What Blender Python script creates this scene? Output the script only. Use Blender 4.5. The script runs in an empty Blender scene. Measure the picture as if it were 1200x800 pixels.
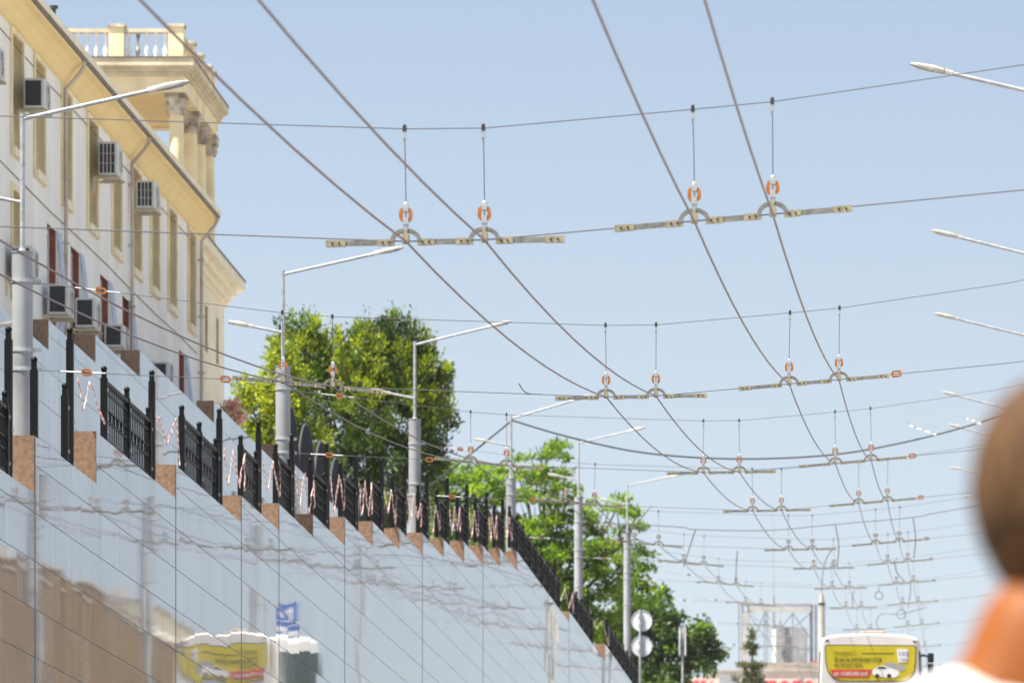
import bpy, bmesh, math, random
import numpy as np
from mathutils import Vector, Matrix, Quaternion

random.seed(7); RNG = np.random.default_rng(11)
SC = bpy.context.scene
COL = SC.collection
F, VX, HY, CZ = 7750.0, 1118.0, 1340.0, 1.6      # lens constant, vanishing column, true horizon row, eye height
S = (HY - 781.0) / F                              # the street climbs at this grade

def P(x, y, d):
    return Vector(((x - VX) * d / F, d, CZ + (HY - y) * d / F))
def zrel(h, d):                                   # height h above the plane of the climbing street through the eye
    return CZ + S * d + h
def interp(x, xs, ys):
    return float(np.interp(x, xs, ys))
DROP_D = [0, 120, 145, 171, 197, 222, 247, 272, 297, 330, 700]
DROP_V = [0, 0, .24, .26, .48, .83, 1.42, 2.15, 2.95, 5.0, 31.7]
def drop(d): return interp(d, DROP_D, DROP_V)
def road_z(d):
    return zrel(-1.6 - drop(d) * (1 if d > 0 else 0), d) if d < 330 else zrel(-1.6 - drop(330), 330)

# ------------------------------------------------------------------ materials
MATS = {}
def mat(name, col, rough=.6, metal=0., spec=.5, var=.12, scale=6., bump=0., bscale=40., col2=None, coords='Object', stretch=None):
    if name in MATS: return MATS[name]
    m = bpy.data.materials.new(name); m.use_nodes = True; MATS[name] = m
    nt = m.node_tree; b = nt.nodes['Principled BSDF']
    b.inputs['Roughness'].default_value = rough; b.inputs['Metallic'].default_value = metal
    b.inputs['Specular IOR Level'].default_value = spec
    tc = nt.nodes.new('ShaderNodeTexCoord')
    vec = tc.outputs[coords]
    if stretch:
        mp = nt.nodes.new('ShaderNodeMapping'); mp.inputs['Scale'].default_value = stretch
        nt.links.new(vec, mp.inputs['Vector']); vec = mp.outputs['Vector']
    n = nt.nodes.new('ShaderNodeTexNoise'); n.inputs['Scale'].default_value = scale; n.inputs['Detail'].default_value = 6
    nt.links.new(vec, n.inputs['Vector'])
    r = nt.nodes.new('ShaderNodeValToRGB')
    c2 = col2 or tuple(c * (1 - var * 2) for c in col)
    c1 = col if col2 else tuple(min(1, c * (1 + var)) for c in col)
    r.color_ramp.elements[0].position = .33; r.color_ramp.elements[1].position = .67
    r.color_ramp.elements[0].color = (*c2, 1); r.color_ramp.elements[1].color = (*c1, 1)
    nt.links.new(n.outputs['Fac'], r.inputs['Fac']); nt.links.new(r.outputs['Color'], b.inputs['Base Color'])
    if bump:
        n2 = nt.nodes.new('ShaderNodeTexNoise'); n2.inputs['Scale'].default_value = bscale; n2.inputs['Detail'].default_value = 4
        nt.links.new(vec, n2.inputs['Vector'])
        bp = nt.nodes.new('ShaderNodeBump'); bp.inputs['Strength'].default_value = bump; bp.inputs['Distance'].default_value = .01
        nt.links.new(n2.outputs['Fac'], bp.inputs['Height']); nt.links.new(bp.outputs['Normal'], b.inputs['Normal'])
    return m

def granite_mirror(name, base, z0, course=.487, width=1.62):
    """polished slabs: brick layout in (along, height), each slab set a hair out of true"""
    m = bpy.data.materials.new(name); m.use_nodes = True
    nt = m.node_tree; N = nt.nodes.new; L = nt.links.new
    b = nt.nodes['Principled BSDF']
    b.inputs['Roughness'].default_value = .025; b.inputs['IOR'].default_value = 1.9
    geo = N('ShaderNodeNewGeometry'); sep = N('ShaderNodeSeparateXYZ'); L(geo.outputs['Position'], sep.inputs[0])
    zz = N('ShaderNodeMath'); zz.operation = 'SUBTRACT'; zz.inputs[1].default_value = z0; L(sep.outputs['Z'], zz.inputs[0])
    cmb = N('ShaderNodeCombineXYZ'); L(sep.outputs['Y'], cmb.inputs['X']); L(zz.outputs[0], cmb.inputs['Y'])
    br = N('ShaderNodeTexBrick'); L(cmb.outputs[0], br.inputs['Vector'])
    br.offset = .5; br.squash = 1
    for k, v in (('Scale', 1), ('Mortar Size', .004), ('Mortar Smooth', 0), ('Brick Width', width), ('Row Height', course)):
        br.inputs[k].default_value = v
    br.inputs['Color1'].default_value = (0, 0, 0, 1); br.inputs['Color2'].default_value = (1, 1, 1, 1); br.inputs['Mortar'].default_value = (.5, .5, .5, 1)
    # granite fleck
    nz = N('ShaderNodeTexNoise'); nz.inputs['Scale'].default_value = 55; nz.inputs['Detail'].default_value = 5; L(geo.outputs['Position'], nz.inputs['Vector'])
    n3 = N('ShaderNodeTexNoise'); n3.inputs['Scale'].default_value = .9; n3.inputs['Detail'].default_value = 3; L(geo.outputs['Position'], n3.inputs['Vector'])
    ad = N('ShaderNodeMath'); ad.operation = 'ADD'; L(nz.outputs['Fac'], ad.inputs[0]); L(n3.outputs['Fac'], ad.inputs[1])
    hf = N('ShaderNodeMath'); hf.operation = 'MULTIPLY'; hf.inputs[1].default_value = .5; L(ad.outputs[0], hf.inputs[0])
    rp = N('ShaderNodeValToRGB'); rp.color_ramp.elements[0].position = .35; rp.color_ramp.elements[1].position = .65
    rp.color_ramp.elements[0].color = (*[c * .72 for c in base], 1); rp.color_ramp.elements[1].color = (*[min(1, c * 1.12) for c in base], 1)
    L(hf.outputs[0], rp.inputs['Fac'])
    sl = N('ShaderNodeMixRGB'); sl.blend_type = 'MULTIPLY'; sl.inputs['Fac'].default_value = .22; L(rp.outputs['Color'], sl.inputs['Color1']); L(br.outputs['Color'], sl.inputs['Color2'])
    smp = N('ShaderNodeMapping'); smp.inputs['Scale'].default_value = (1, 2.6, .16); L(geo.outputs['Position'], smp.inputs['Vector'])
    sn = N('ShaderNodeTexNoise'); sn.inputs['Scale'].default_value = 1.3; sn.inputs['Detail'].default_value = 5; L(smp.outputs[0], sn.inputs['Vector'])
    sr = N('ShaderNodeValToRGB'); sr.color_ramp.elements[0].position = .52; sr.color_ramp.elements[1].position = .72
    sr.color_ramp.elements[0].color = (1, 1, 1, 1); sr.color_ramp.elements[1].color = (.55, .50, .45, 1); L(sn.outputs['Fac'], sr.inputs['Fac'])
    s2 = N('ShaderNodeMixRGB'); s2.blend_type = 'MULTIPLY'; s2.inputs['Fac'].default_value = .8; L(sl.outputs['Color'], s2.inputs['Color1']); L(sr.outputs['Color'], s2.inputs['Color2']); sl = s2
    mx = N('ShaderNodeMixRGB'); L(br.outputs['Fac'], mx.inputs['Fac']); L(sl.outputs['Color'], mx.inputs['Color1']); mx.inputs['Color2'].default_value = (.10, .095, .09, 1)
    L(mx.outputs['Color'], b.inputs['Base Color'])
    rr = N('ShaderNodeMath'); rr.operation = 'MULTIPLY_ADD'; rr.inputs[1].default_value = .5; rr.inputs[2].default_value = .02; L(br.outputs['Fac'], rr.inputs[0]); L(rr.outputs[0], b.inputs['Roughness'])
    sp = N('ShaderNodeMath'); sp.operation = 'MULTIPLY_ADD'; sp.inputs[1].default_value = -.45; sp.inputs[2].default_value = .5; L(br.outputs['Fac'], sp.inputs[0]); L(sp.outputs[0], b.inputs['Specular IOR Level'])
    # slab tilt + slow waviness added to the normal
    wv = N('ShaderNodeTexNoise'); wv.inputs['Scale'].default_value = 1.1; wv.inputs['Detail'].default_value = 2; L(geo.outputs['Position'], wv.inputs['Vector'])
    ws = N('ShaderNodeSeparateColor'); L(wv.outputs['Color'], ws.inputs[0])
    def lin(src, mul, off):
        q = N('ShaderNodeMath'); q.operation = 'MULTIPLY_ADD'; q.inputs[1].default_value = mul; q.inputs[2].default_value = off; L(src, q.inputs[0]); return q.outputs[0]
    def add(a, c):
        q = N('ShaderNodeMath'); q.operation = 'ADD'; L(a, q.inputs[0]); L(c, q.inputs[1]); return q.outputs[0]
    ty = add(lin(br.outputs['Color'], .0024, -.0012), lin(ws.outputs[0], .0012, -.0006))
    tz = add(lin(br.outputs['Color'], -.008, .004), lin(ws.outputs[1], .008, -.004))
    tv = N('ShaderNodeCombineXYZ'); L(ty, tv.inputs['Y']); L(tz, tv.inputs['Z'])
    va = N('ShaderNodeVectorMath'); va.operation = 'ADD'; L(geo.outputs['Normal'], va.inputs[0]); L(tv.outputs[0], va.inputs[1])
    vn = N('ShaderNodeVectorMath'); vn.operation = 'NORMALIZE'; L(va.outputs[0], vn.inputs[0]); L(vn.outputs[0], b.inputs['Normal'])
    return m

def leaf_mat(name, dark, light, trans=.45):
    if name in MATS: return MATS[name]
    m = bpy.data.materials.new(name); m.use_nodes = True; MATS[name] = m
    nt = m.node_tree; N = nt.nodes.new; L = nt.links.new
    b = nt.nodes['Principled BSDF']; out = nt.nodes['Material Output']
    geo = N('ShaderNodeNewGeometry')
    tc = N('ShaderNodeTexCoord'); n = N('ShaderNodeTexNoise'); n.inputs['Scale'].default_value = .9; n.inputs['Detail'].default_value = 3; L(tc.outputs['Object'], n.inputs['Vector'])
    a = N('ShaderNodeMath'); a.operation = 'MULTIPLY_ADD'; a.inputs[1].default_value = .55; L(geo.outputs['Random Per Island'], a.inputs[0])
    n2 = N('ShaderNodeMath'); n2.operation = 'MULTIPLY_ADD'; n2.inputs[1].default_value = 2.2; n2.inputs[2].default_value = -1.0; L(n.outputs['Fac'], n2.inputs[0]); L(n2.outputs[0], a.inputs[2])
    r = N('ShaderNodeValToRGB'); r.color_ramp.elements[0].color = (*dark, 1); r.color_ramp.elements[1].color = (*light, 1)
    r.color_ramp.elements[0].position = .1; r.color_ramp.elements[1].position = .9
    L(a.outputs[0], r.inputs['Fac']); L(r.outputs['Color'], b.inputs['Base Color'])
    b.inputs['Roughness'].default_value = .5; b.inputs['Specular IOR Level'].default_value = .35
    t = N('ShaderNodeBsdfTranslucent'); br = N('ShaderNodeMixRGB'); br.blend_type = 'MULTIPLY'; br.inputs['Fac'].default_value = 1; br.inputs['Color2'].default_value = (1.5, 1.6, .55, 1)
    L(r.outputs['Color'], br.inputs['Color1']); L(br.outputs['Color'], t.inputs['Color'])
    mx = N('ShaderNodeMixShader'); mx.inputs['Fac'].default_value = trans
    L(b.outputs[0], mx.inputs[1]); L(t.outputs[0], mx.inputs[2]); L(mx.outputs[0], out.inputs['Surface'])
    return m

def stripe_mat(name, c1, c2, per):
    m = bpy.data.materials.new(name); m.use_nodes = True; MATS[name] = m
    nt = m.node_tree; N = nt.nodes.new; L = nt.links.new; b = nt.nodes['Principled BSDF']
    uv = N('ShaderNodeUVMap'); sp = N('ShaderNodeSeparateXYZ'); L(uv.outputs[0], sp.inputs[0])
    a = N('ShaderNodeMath'); a.operation = 'MULTIPLY_ADD'; a.inputs[1].default_value = .8; L(sp.outputs['Y'], a.inputs[0]); L(sp.outputs['X'], a.inputs[2])
    d = N('ShaderNodeMath'); d.operation = 'DIVIDE'; d.inputs[1].default_value = per; L(a.outputs[0], d.inputs[0])
    fr = N('ShaderNodeMath'); fr.operation = 'FRACT'; L(d.outputs[0], fr.inputs[0])
    g = N('ShaderNodeMath'); g.operation = 'GREATER_THAN'; g.inputs[1].default_value = .5; L(fr.outputs[0], g.inputs[0])
    mx = N('ShaderNodeMixRGB'); L(g.outputs[0], mx.inputs['Fac']); mx.inputs['Color1'].default_value = (*c1, 1); mx.inputs['Color2'].default_value = (*c2, 1)
    L(mx.outputs[0], b.inputs['Base Color']); b.inputs['Roughness'].default_value = .35
    return m

M_BLACK = mat('black_paint', (.0045, .0045, .005), .5, 0, .18, .1, 30, .15, 60)
M_POLE = mat('pole_grey_paint', (.29, .30, .315), .5, .0, .5, .16, 2.2, .1, 20, stretch=(1, 1, .5))
M_GALV = mat('galvanised_steel', (.44, .45, .47), .42, .35, .5, .12, 14)
M_LAMP = mat('lamp_alloy', (.40, .375, .33), .4, .15, .5, .08, 10)
M_LENS = mat('lamp_lens', (.45, .46, .47), .15, 0, .5, .1, 20)
M_COPPER = mat('contact_wire', (.19, .145, .15), .65, 0, .4, .04, 8)
M_SPAN = mat('span_strand', (.10, .10, .115), .75, 0, .3, .05, 20)
M_CABLE = mat('black_cable', (.025, .028, .035), .6, 0, .4, .1, 8)
M_BAR = mat('spreader_grey', (.19, .185, .165), .55, .2, .5, .18, 25, .1, 80)
M_PLATE = mat('clamp_plate', (.33, .29, .19), .5, .25, .5, .15, 30)
M_BOLT = mat('bolt_dark', (.05, .045, .04), .5, .4, .5, .1, 30)
M_INS = mat('orange_insulator', (.38, .125, .012), .28, 0, .6, .15, 30)
M_BROWN = mat('brown_granite', (.29, .18, .115), .5, 0, .4, .2, 22, .2, 60, col2=(.18, .105, .065))
M_INSB = mat('brown_insulator', (.22, .13, .07), .4, 0, .5, .15, 30)
M_FACADE = mat('white_plaster', (.90, .88, .83), .85, 0, .3, .03, 1.1, .2, 30, col2=(.80, .765, .70), stretch=(1, 1, .22))
M_YEL = mat('yellow_plaster', (.88, .68, .33), .85, 0, .3, .02, 2.0, .2, 30)
M_YELP = mat('pale_yellow_plaster', (.84, .71, .44), .85, 0, .3, .09, 1.8, .2, 30)
M_REV = mat('beige_reveal', (.70, .56, .32), .8, 0, .3, .08, 3)
M_CREAM = mat('cream_plaster', (.84, .76, .58), .85, 0, .3, .05, 1.5, .2, 30)
M_CORN = mat('weathered_cornice', (.70, .62, .45), .85, 0, .3, .14, 2.4, .3, 24, col2=(.50, .42, .29))
M_STAIN = mat('stained_capital', (.66, .60, .48), .9, 0, .2, .2, 5, .5, 30, col2=(.22, .17, .12))
M_REDBR = mat('red_brown_paint', (.28, .085, .05), .55, 0, .4, .12, 6)
M_GLASS = mat('window_glass', (.05, .06, .075), .06, 0, .6, .2, 2)
M_GRILL = mat('pale_blue_paint', (.50, .56, .68), .5, 0, .5, .08, 10)
M_GUT = mat('gutter_brown', (.17, .13, .10), .6, 0, .4, .15, 6)
M_PIPE = mat('pipe_grey', (.58, .54, .49), .6, 0, .4, .15, 1.2, col2=(.44, .30, .22))
M_ROOF = mat('roof_sheet', (.33, .30, .27), .6, .1, .4, .15, 3)
M_AC = mat('ac_white', (.60, .585, .55), .5, 0, .5, .06, 5)
M_ACD = mat('ac_dark', (.035, .037, .042), .6, 0, .4, .1, 20)
M_ARCH = mat('slate_grey_metal', (.022, .024, .029), .8, 0, .05, .12, 4)
M_ARCHR = mat('pale_rim', (.06, .066, .075), .5, 0, .5, .1, 4)
M_SIGNB = mat('sign_back', (.70, .72, .73), .5, .1, .5, .05, 5)
M_BLUE = mat('sign_blue', (.015, .09, .42), .4, 0, .5, .05, 5)
M_WHITE = mat('white_paint', (.8, .8, .8), .45, 0, .5, .04, 5)
M_BUS = mat('bus_white', (.74, .71, .69), .3, 0, .5, .04, 1.5)
M_AD = mat('advert_yellow', (.58, .47, .012), .3, 0, .5, .05, 2)
M_ADD = mat('advert_dark', (.035, .03, .006), .4, 0, .5, .05, 6)
M_RED = mat('advert_red', (.60, .07, .04), .35, 0, .5, .06, 6)
M_RUB = mat('rubber', (.02, .02, .022), .8, 0, .3, .1, 10)
M_TAIL = mat('tail_light_red', (.5, .02, .015), .2, 0, .6, .1, 10)
M_CONC = mat('concrete', (.42, .40, .37), .9, 0, .3, .16, 2.2, .3, 25)
M_ASPH = mat('asphalt', (.05, .05, .052), .9, 0, .3, .2, 3, .4, 80)
M_PAVE = mat('paving', (.46, .44, .41), .9, 0, .3, .14, 2, .3, 30)
M_EARTH = mat('dry_ground', (.40, .37, .32), .95, 0, .2, .25, .4, .4, 8)
M_TAN = mat('tan_stone', (.17, .105, .045), .9, 0, .2, .16, .7, .3, 12, col2=(.11, .07, .03))
M_PINKW = mat('pinkish_render', (.66, .56, .49), .9, 0, .3, .08, 1)
M_RED2 = mat('red_lettering', (.58, .03, .05), .4, 0, .5, .05, 4)
M_GREYB = mat('grey_cladding', (.33, .34, .36), .7, 0, .4, .12, 1.5)
M_STONEB = mat('grey_brown_stone', (.36, .31, .26), .9, 0, .3, .15, 1.2, .3, 8)
M_BARK = mat('bark', (.12, .09, .065), .9, 0, .2, .25, 8, .6, 20)
M_SKIN = mat('skin', (.20, .056, .005), .55, 0, .2, .06, 12)
M_HAIR = mat('brown_hair', (.085, .042, .016), .75, 0, .2, .3, 60, .5, 160, stretch=(1, 1, .25))
M_SHIRT = mat('white_cotton', (.80, .79, .77), .85, 0, .2, .05, 8, .2, 60)
M_TROU = mat('navy_cotton', (.04, .05, .08), .85, 0, .2, .1, 10)
M_MORT = mat('dark_glass', (.03, .035, .045), .08, 0, .6, .1, 3)
M_HOUSE = mat('pale_render', (.62, .56, .49), .9, 0, .3, .08, .8)
M_JOINT = mat('joint_sealant', (.27, .265, .26), .8, 0, .2, .1, 5)
M_TAPE = stripe_mat('tape_stripes', (.78, .70, .68), (.62, .24, .20), .10)
M_FILM = mat('white_film', (.85, .86, .87), .4, 0, .5, .04, 8)
M_SUBS = None
GR1 = granite_mirror('polished_granite', (.35, .37, .395), CZ + 5.41)

# ------------------------------------------------------------------ mesh building
class MB:
    def __init__(s): s.v = []; s.f = []; s.uv = None
    def add(s, vs, fs):
        o = len(s.v); s.v += [tuple(v) for v in vs]; s.f += [tuple(i + o for i in f) for f in fs]; return s
    def box(s, x0, x1, y0, y1, z0, z1):
        v = [(x, y, z) for z in (z0, z1) for y in (y0, y1) for x in (x0, x1)]
        return s.add(v, [(0, 2, 3, 1), (4, 5, 7, 6), (0, 1, 5, 4), (2, 6, 7, 3), (0, 4, 6, 2), (1, 3, 7, 5)])
    def tube(s, pts, r, n=8, cap=True):
        pts = [Vector(p) for p in pts]; m = len(pts)
        rs = r if isinstance(r, (list, tuple)) else [r] * m
        t0 = (pts[1] - pts[0]).normalized()
        up = Vector((0, 0, 1)) if abs(t0.z) < .9 else Vector((1, 0, 0))
        a = t0.cross(up).normalized(); V = []
        for i, p in enumerate(pts):
            t = (pts[min(i + 1, m - 1)] - pts[max(i - 1, 0)]).normalized()
            a = (a - t * a.dot(t)).normalized(); b = t.cross(a)
            for k in range(n):
                q = 2 * math.pi * k / n
                V.append(p + (a * math.cos(q) + b * math.sin(q)) * rs[i])
        Fs = [(i * n + k, i * n + (k + 1) % n, (i + 1) * n + (k + 1) % n, (i + 1) * n + k) for i in range(m - 1) for k in range(n)]
        if cap: Fs += [tuple(range(n - 1, -1, -1)), tuple(range((m - 1) * n, m * n))]
        return s.add(V, Fs)
    def sphere(s, c, r, n=10, m=6, sc=(1, 1, 1)):
        V = [(c[0], c[1], c[2] + r * sc[2])]
        for i in range(1, m):
            a = math.pi * i / m
            for k in range(n):
                q = 2 * math.pi * k / n
                V.append((c[0] + r * sc[0] * math.sin(a) * math.cos(q), c[1] + r * sc[1] * math.sin(a) * math.sin(q), c[2] + r * sc[2] * math.cos(a)))
        V.append((c[0], c[1], c[2] - r * sc[2])); e = len(V) - 1
        Fs = [(0, 1 + k, 1 + (k + 1) % n) for k in range(n)]
        for i in range(m - 2):
            for k in range(n):
                Fs.append((1 + i * n + k, 1 + (i + 1) * n + k, 1 + (i + 1) * n + (k + 1) % n, 1 + i * n + (k + 1) % n))
        Fs += [(e, 1 + (m - 2) * n + (k + 1) % n, 1 + (m - 2) * n + k) for k in range(n)]
        return s.add(V, Fs)
    def prism(s, poly, plane, a, b):
        """poly in 2-D; plane 'xz' extrudes along y, 'yz' along x, 'xy' along z"""
        def mk(p, t):
            return {'xz': (p[0], t, p[1]), 'yz': (t, p[0], p[1]), 'xy': (p[0], p[1], t)}[plane]
        n = len(poly)
        V = [mk(p, a) for p in poly] + [mk(p, b) for p in poly]
        return s.add(V, [tuple(range(n)), tuple(range(2 * n - 1, n - 1, -1))] + [(i, i + n, (i + 1) % n + n, (i + 1) % n) for i in range(n)])
    def ring(s, c, rx, rz, t, w, n=20, y0=None):
        """rounded ring in the xz plane, band of thickness t, width w along y"""
        V = []; 
        for k in range(n):
            q = 2 * math.pi * k / n; cx, sz = math.cos(q), math.sin(q)
            e = .62
            px = math.copysign(abs(cx) ** e, cx); pz = math.copysign(abs(sz) ** e, sz)
            for (rr, yy) in ((0, -w / 2), (-t, -w / 2), (-t, w / 2), (0, w / 2)):
                V.append((c[0] + px * (rx + rr), c[1] + yy, c[2] + pz * (rz + rr)))
        Fs = []
        for k in range(n):
            for j in range(4):
                a = k * 4 + j; b = k * 4 + (j + 1) % 4; c2 = ((k + 1) % n) * 4
                Fs.append((a, b, c2 + (j + 1) % 4, c2 + j))
        return s.add(V, Fs)

def mesh_of(mb, name, m, smooth=False):
    me = bpy.data.meshes.new(name); me.from_pydata(mb.v, [], mb.f)
    if m: me.materials.append(m)
    bm = bmesh.new(); bm.from_mesh(me); bmesh.ops.recalc_face_normals(bm, faces=bm.faces); bm.to_mesh(me); bm.free()
    if smooth:
        me.polygons.foreach_set('use_smooth', [True] * len(me.polygons))
        try: me.set_sharp_from_angle(angle=math.radians(35))
        except Exception: pass
    return me
def worldloc(o):
    v = Vector((0, 0, 0))
    while o: v = v + o.location; o = o.parent
    return v
def tag(o, label=None, cat=None, group=None, kind=None):
    if label: o['label'] = label
    if cat: o['category'] = cat
    if group: o['group'] = group
    if kind: o['kind'] = kind
    return o
def obj(name, mb, m, parent=None, local=False, smooth=False, bevel=0):
    if parent is not None and not local:
        w = worldloc(parent); mb.v = [(v[0] - w.x, v[1] - w.y, v[2] - w.z) for v in mb.v]
    loc = (0, 0, 0)
    if parent is None and mb.v:
        a = np.array(mb.v); loc = ((a[:, 0].min() + a[:, 0].max()) / 2, (a[:, 1].min() + a[:, 1].max()) / 2, a[:, 2].min())
        mb.v = [(v[0] - loc[0], v[1] - loc[1], v[2] - loc[2]) for v in mb.v]
    o = bpy.data.objects.new(name, mesh_of(mb, name, m, smooth)); COL.objects.link(o); o.location = loc
    if parent is not None: o.parent = parent
    if bevel:
        bv = o.modifiers.new('bevel', 'BEVEL'); bv.width = bevel; bv.segments = 2; bv.limit_method = 'ANGLE'; bv.angle_limit = math.radians(40)
    return o
def share(name, me, parent, loc=(0, 0, 0)):
    o = bpy.data.objects.new(name, me); COL.objects.link(o); o.location = loc; o.parent = parent; return o
def empty(name, loc, label=None, cat=None, group=None):
    o = bpy.data.objects.new(name, None); COL.objects.link(o); o.location = loc; o.empty_display_size = .2
    return tag(o, label, cat, group)
def struct(name, mb, m, kind='structure'):
    return tag(obj(name, mb, m), kind=kind)
def text_mesh(txt, size, m, extr=.003, shear=0., align='LEFT'):
    cu = bpy.data.curves.new('lettering', 'FONT'); cu.body = txt; cu.size = size; cu.extrude = extr; cu.shear = shear; cu.offset = size * .006; cu.align_x = align
    o = bpy.data.objects.new('lettering', cu); COL.objects.link(o)
    dg = bpy.context.evaluated_depsgraph_get()
    me = bpy.data.meshes.new_from_object(o.evaluated_get(dg)); bpy.data.objects.remove(o)
    me.materials.clear(); me.materials.append(m); return me
ORD = ['first', 'second', 'third', 'fourth', 'fifth', 'sixth', 'seventh', 'eighth', 'ninth', 'tenth', 'eleventh', 'twelfth', 'thirteenth', 'fourteenth', 'fifteenth', 'sixteenth', 'seventeenth', 'eighteenth']

# ------------------------------------------------------------------ camera
cam = bpy.data.cameras.new('camera'); co = bpy.data.objects.new('camera', cam); COL.objects.link(co)
co.location = (0, 0, CZ); co.rotation_euler = (math.radians(90), 0, 0)
cam.sensor_width = 36; cam.sensor_fit = 'HORIZONTAL'; cam.lens = 36 * F / 1200
cam.shift_x = -(VX - 600) / 1200; cam.shift_y = (HY - 400) / 1200
cam.clip_start = .5; cam.clip_end = 6000
cam.dof.use_dof = True; cam.dof.focus_distance = 62; cam.dof.aperture_fstop = 7.0
SC.camera = co

# ------------------------------------------------------------------ light
SUN_EL = math.radians(65); sh = Vector((-.88, -.47, 0)).normalized()
to_sun = Vector((sh.x * math.cos(SUN_EL), sh.y * math.cos(SUN_EL), math.sin(SUN_EL)))
sd = bpy.data.lights.new('sun', 'SUN'); sd.energy = 4.6; sd.angle = math.radians(.53); sd.color = (1, .94, .84)
so = bpy.data.objects.new('sun', sd); COL.objects.link(so); so.rotation_euler = (-to_sun).to_track_quat('-Z', 'Y').to_euler(); so.location = (-60, 40, 90)
W = bpy.data.worlds.new('World'); SC.world = W; W.use_nodes = True
nt = W.node_tree; bg = nt.nodes['Background']
sky = nt.nodes.new('ShaderNodeTexSky'); sky.sky_type = 'NISHITA'; sky.sun_disc = False
sky.sun_elevation = SUN_EL; sky.sun_rotation = math.atan2(sh.x, sh.y); sky.altitude = 20; sky.air_density = 1.0; sky.dust_density = 1.2; sky.ozone_density = 1.6
tc = nt.nodes.new('ShaderNodeTexCoord'); sx = nt.nodes.new('ShaderNodeSeparateXYZ'); nt.links.new(tc.outputs['Generated'], sx.inputs[0])
mz = nt.nodes.new('ShaderNodeMath'); mz.operation = 'MULTIPLY_ADD'; mz.inputs[1].default_value = 1.35; mz.inputs[2].default_value = .13; nt.links.new(sx.outputs['Z'], mz.inputs[0])
cx = nt.nodes.new('ShaderNodeCombineXYZ'); nt.links.new(sx.outputs['X'], cx.inputs['X']); nt.links.new(sx.outputs['Y'], cx.inputs['Y']); nt.links.new(mz.outputs[0], cx.inputs['Z'])
vn = nt.nodes.new('ShaderNodeVectorMath'); vn.operation = 'NORMALIZE'; nt.links.new(cx.outputs[0], vn.inputs[0]); nt.links.new(vn.outputs[0], sky.inputs['Vector'])
rp_ = nt.nodes.new('ShaderNodeValToRGB'); nt.links.new(sx.outputs['Z'], rp_.inputs['Fac'])
el = rp_.color_ramp.elements
el[0].position = .07; el[0].color = (1.0, .98, .80, 1); el[1].position = .175; el[1].color = (.60, .70, .76, 1)
e3 = el.new(.55); e3.color = (.42, .52, .66, 1)
sc_ = nt.nodes.new('ShaderNodeVectorMath'); sc_.operation = 'SCALE'; sc_.inputs['Scale'].default_value = 6.0; nt.links.new(rp_.outputs['Color'], sc_.inputs[0])
mxs = nt.nodes.new('ShaderNodeMixRGB'); mxs.inputs['Fac'].default_value = .45; nt.links.new(sky.outputs[0], mxs.inputs['Color1']); nt.links.new(sc_.outputs[0], mxs.inputs['Color2'])
nt.links.new(mxs.outputs[0], bg.inputs['Color']); bg.inputs['Strength'].default_value = .0615
SC.view_settings.view_transform = 'Standard'; SC.view_settings.look = 'None'; SC.view_settings.gamma = 1; SC.view_settings.exposure = 1.6
SC.view_settings.use_curve_mapping = False
SC.cycles.max_bounces = 8; SC.cycles.glossy_bounces = 4; SC.cycles.transparent_max_bounces = 8
SC.cycles.use_denoising = True

# ------------------------------------------------------------------ ground, road, pavements, terrace
WX, WB = -9.3, -9.56            # front wall: street face and back face
def strip(mb, x0, x1, ds, zf):
    for a, b in zip(ds[:-1], ds[1:]):
        mb.add([(x0, a, zf(a)), (x1, a, zf(a)), (x1, b, zf(b)), (x0, b, zf(b))], [(0, 1, 2, 3)])
DS = [-60, -20, 0, 20, 40, 60, 80, 100, 120, 132, 145, 158, 171, 184, 197, 210, 222, 235, 247, 260, 272, 285, 297, 315, 330, 500, 1500, 4000]
g = MB(); strip(g, -2500, 2500, DS, lambda d: road_z(d) - .012); struct('ground', g, M_EARTH)
r = MB(); strip(r, -9.2, -.5, DS[:-2], lambda d: road_z(d)); struct('road', r, M_ASPH)
p = MB()
for a, b in zip(DS[:-3], DS[1:-2]):
    for (x0, x1) in ((-.5, 3.4),):
        za, zb = road_z(a), road_z(b)
        p.add([(x0, a, za - .3), (x1, a, za - .3), (x1, a, za + .15), (x0, a, za + .15), (x0, b, zb - .3), (x1, b, zb - .3), (x1, b, zb + .15), (x0, b, zb + .15)],
              [(3, 2, 6, 7), (0, 3, 7, 4), (1, 5, 6, 2)])
struct('pavement', p, M_PAVE)
mk = MB()
d = 5.0
while d < 300:
    for xm in (-2.45, -5.1):
        strip(mk, xm - .06, xm + .06, [d, d + 1.5, d + 3], lambda q: road_z(q) + .004)
    d += 6
struct('lane_markings', mk, M_WHITE)
def walk_z(d): return zrel(1.75, d) if d < 136 else zrel(1.75, 136)
w = MB(); strip(w, -11.9, -9.57, [40, 60, 80, 100, 120, 136, 150, 170, 190], walk_z); struct('walkway', w, M_PAVE)
def terr_z(d): return min(CZ + 12.1, zrel(4.2, d))
t = MB(); strip(t, -60, -12.3, [50, 70, 90, 100, 105, 109.5, 120, 150, 200], terr_z)
struct('terrace', t, M_PAVE)

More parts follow.
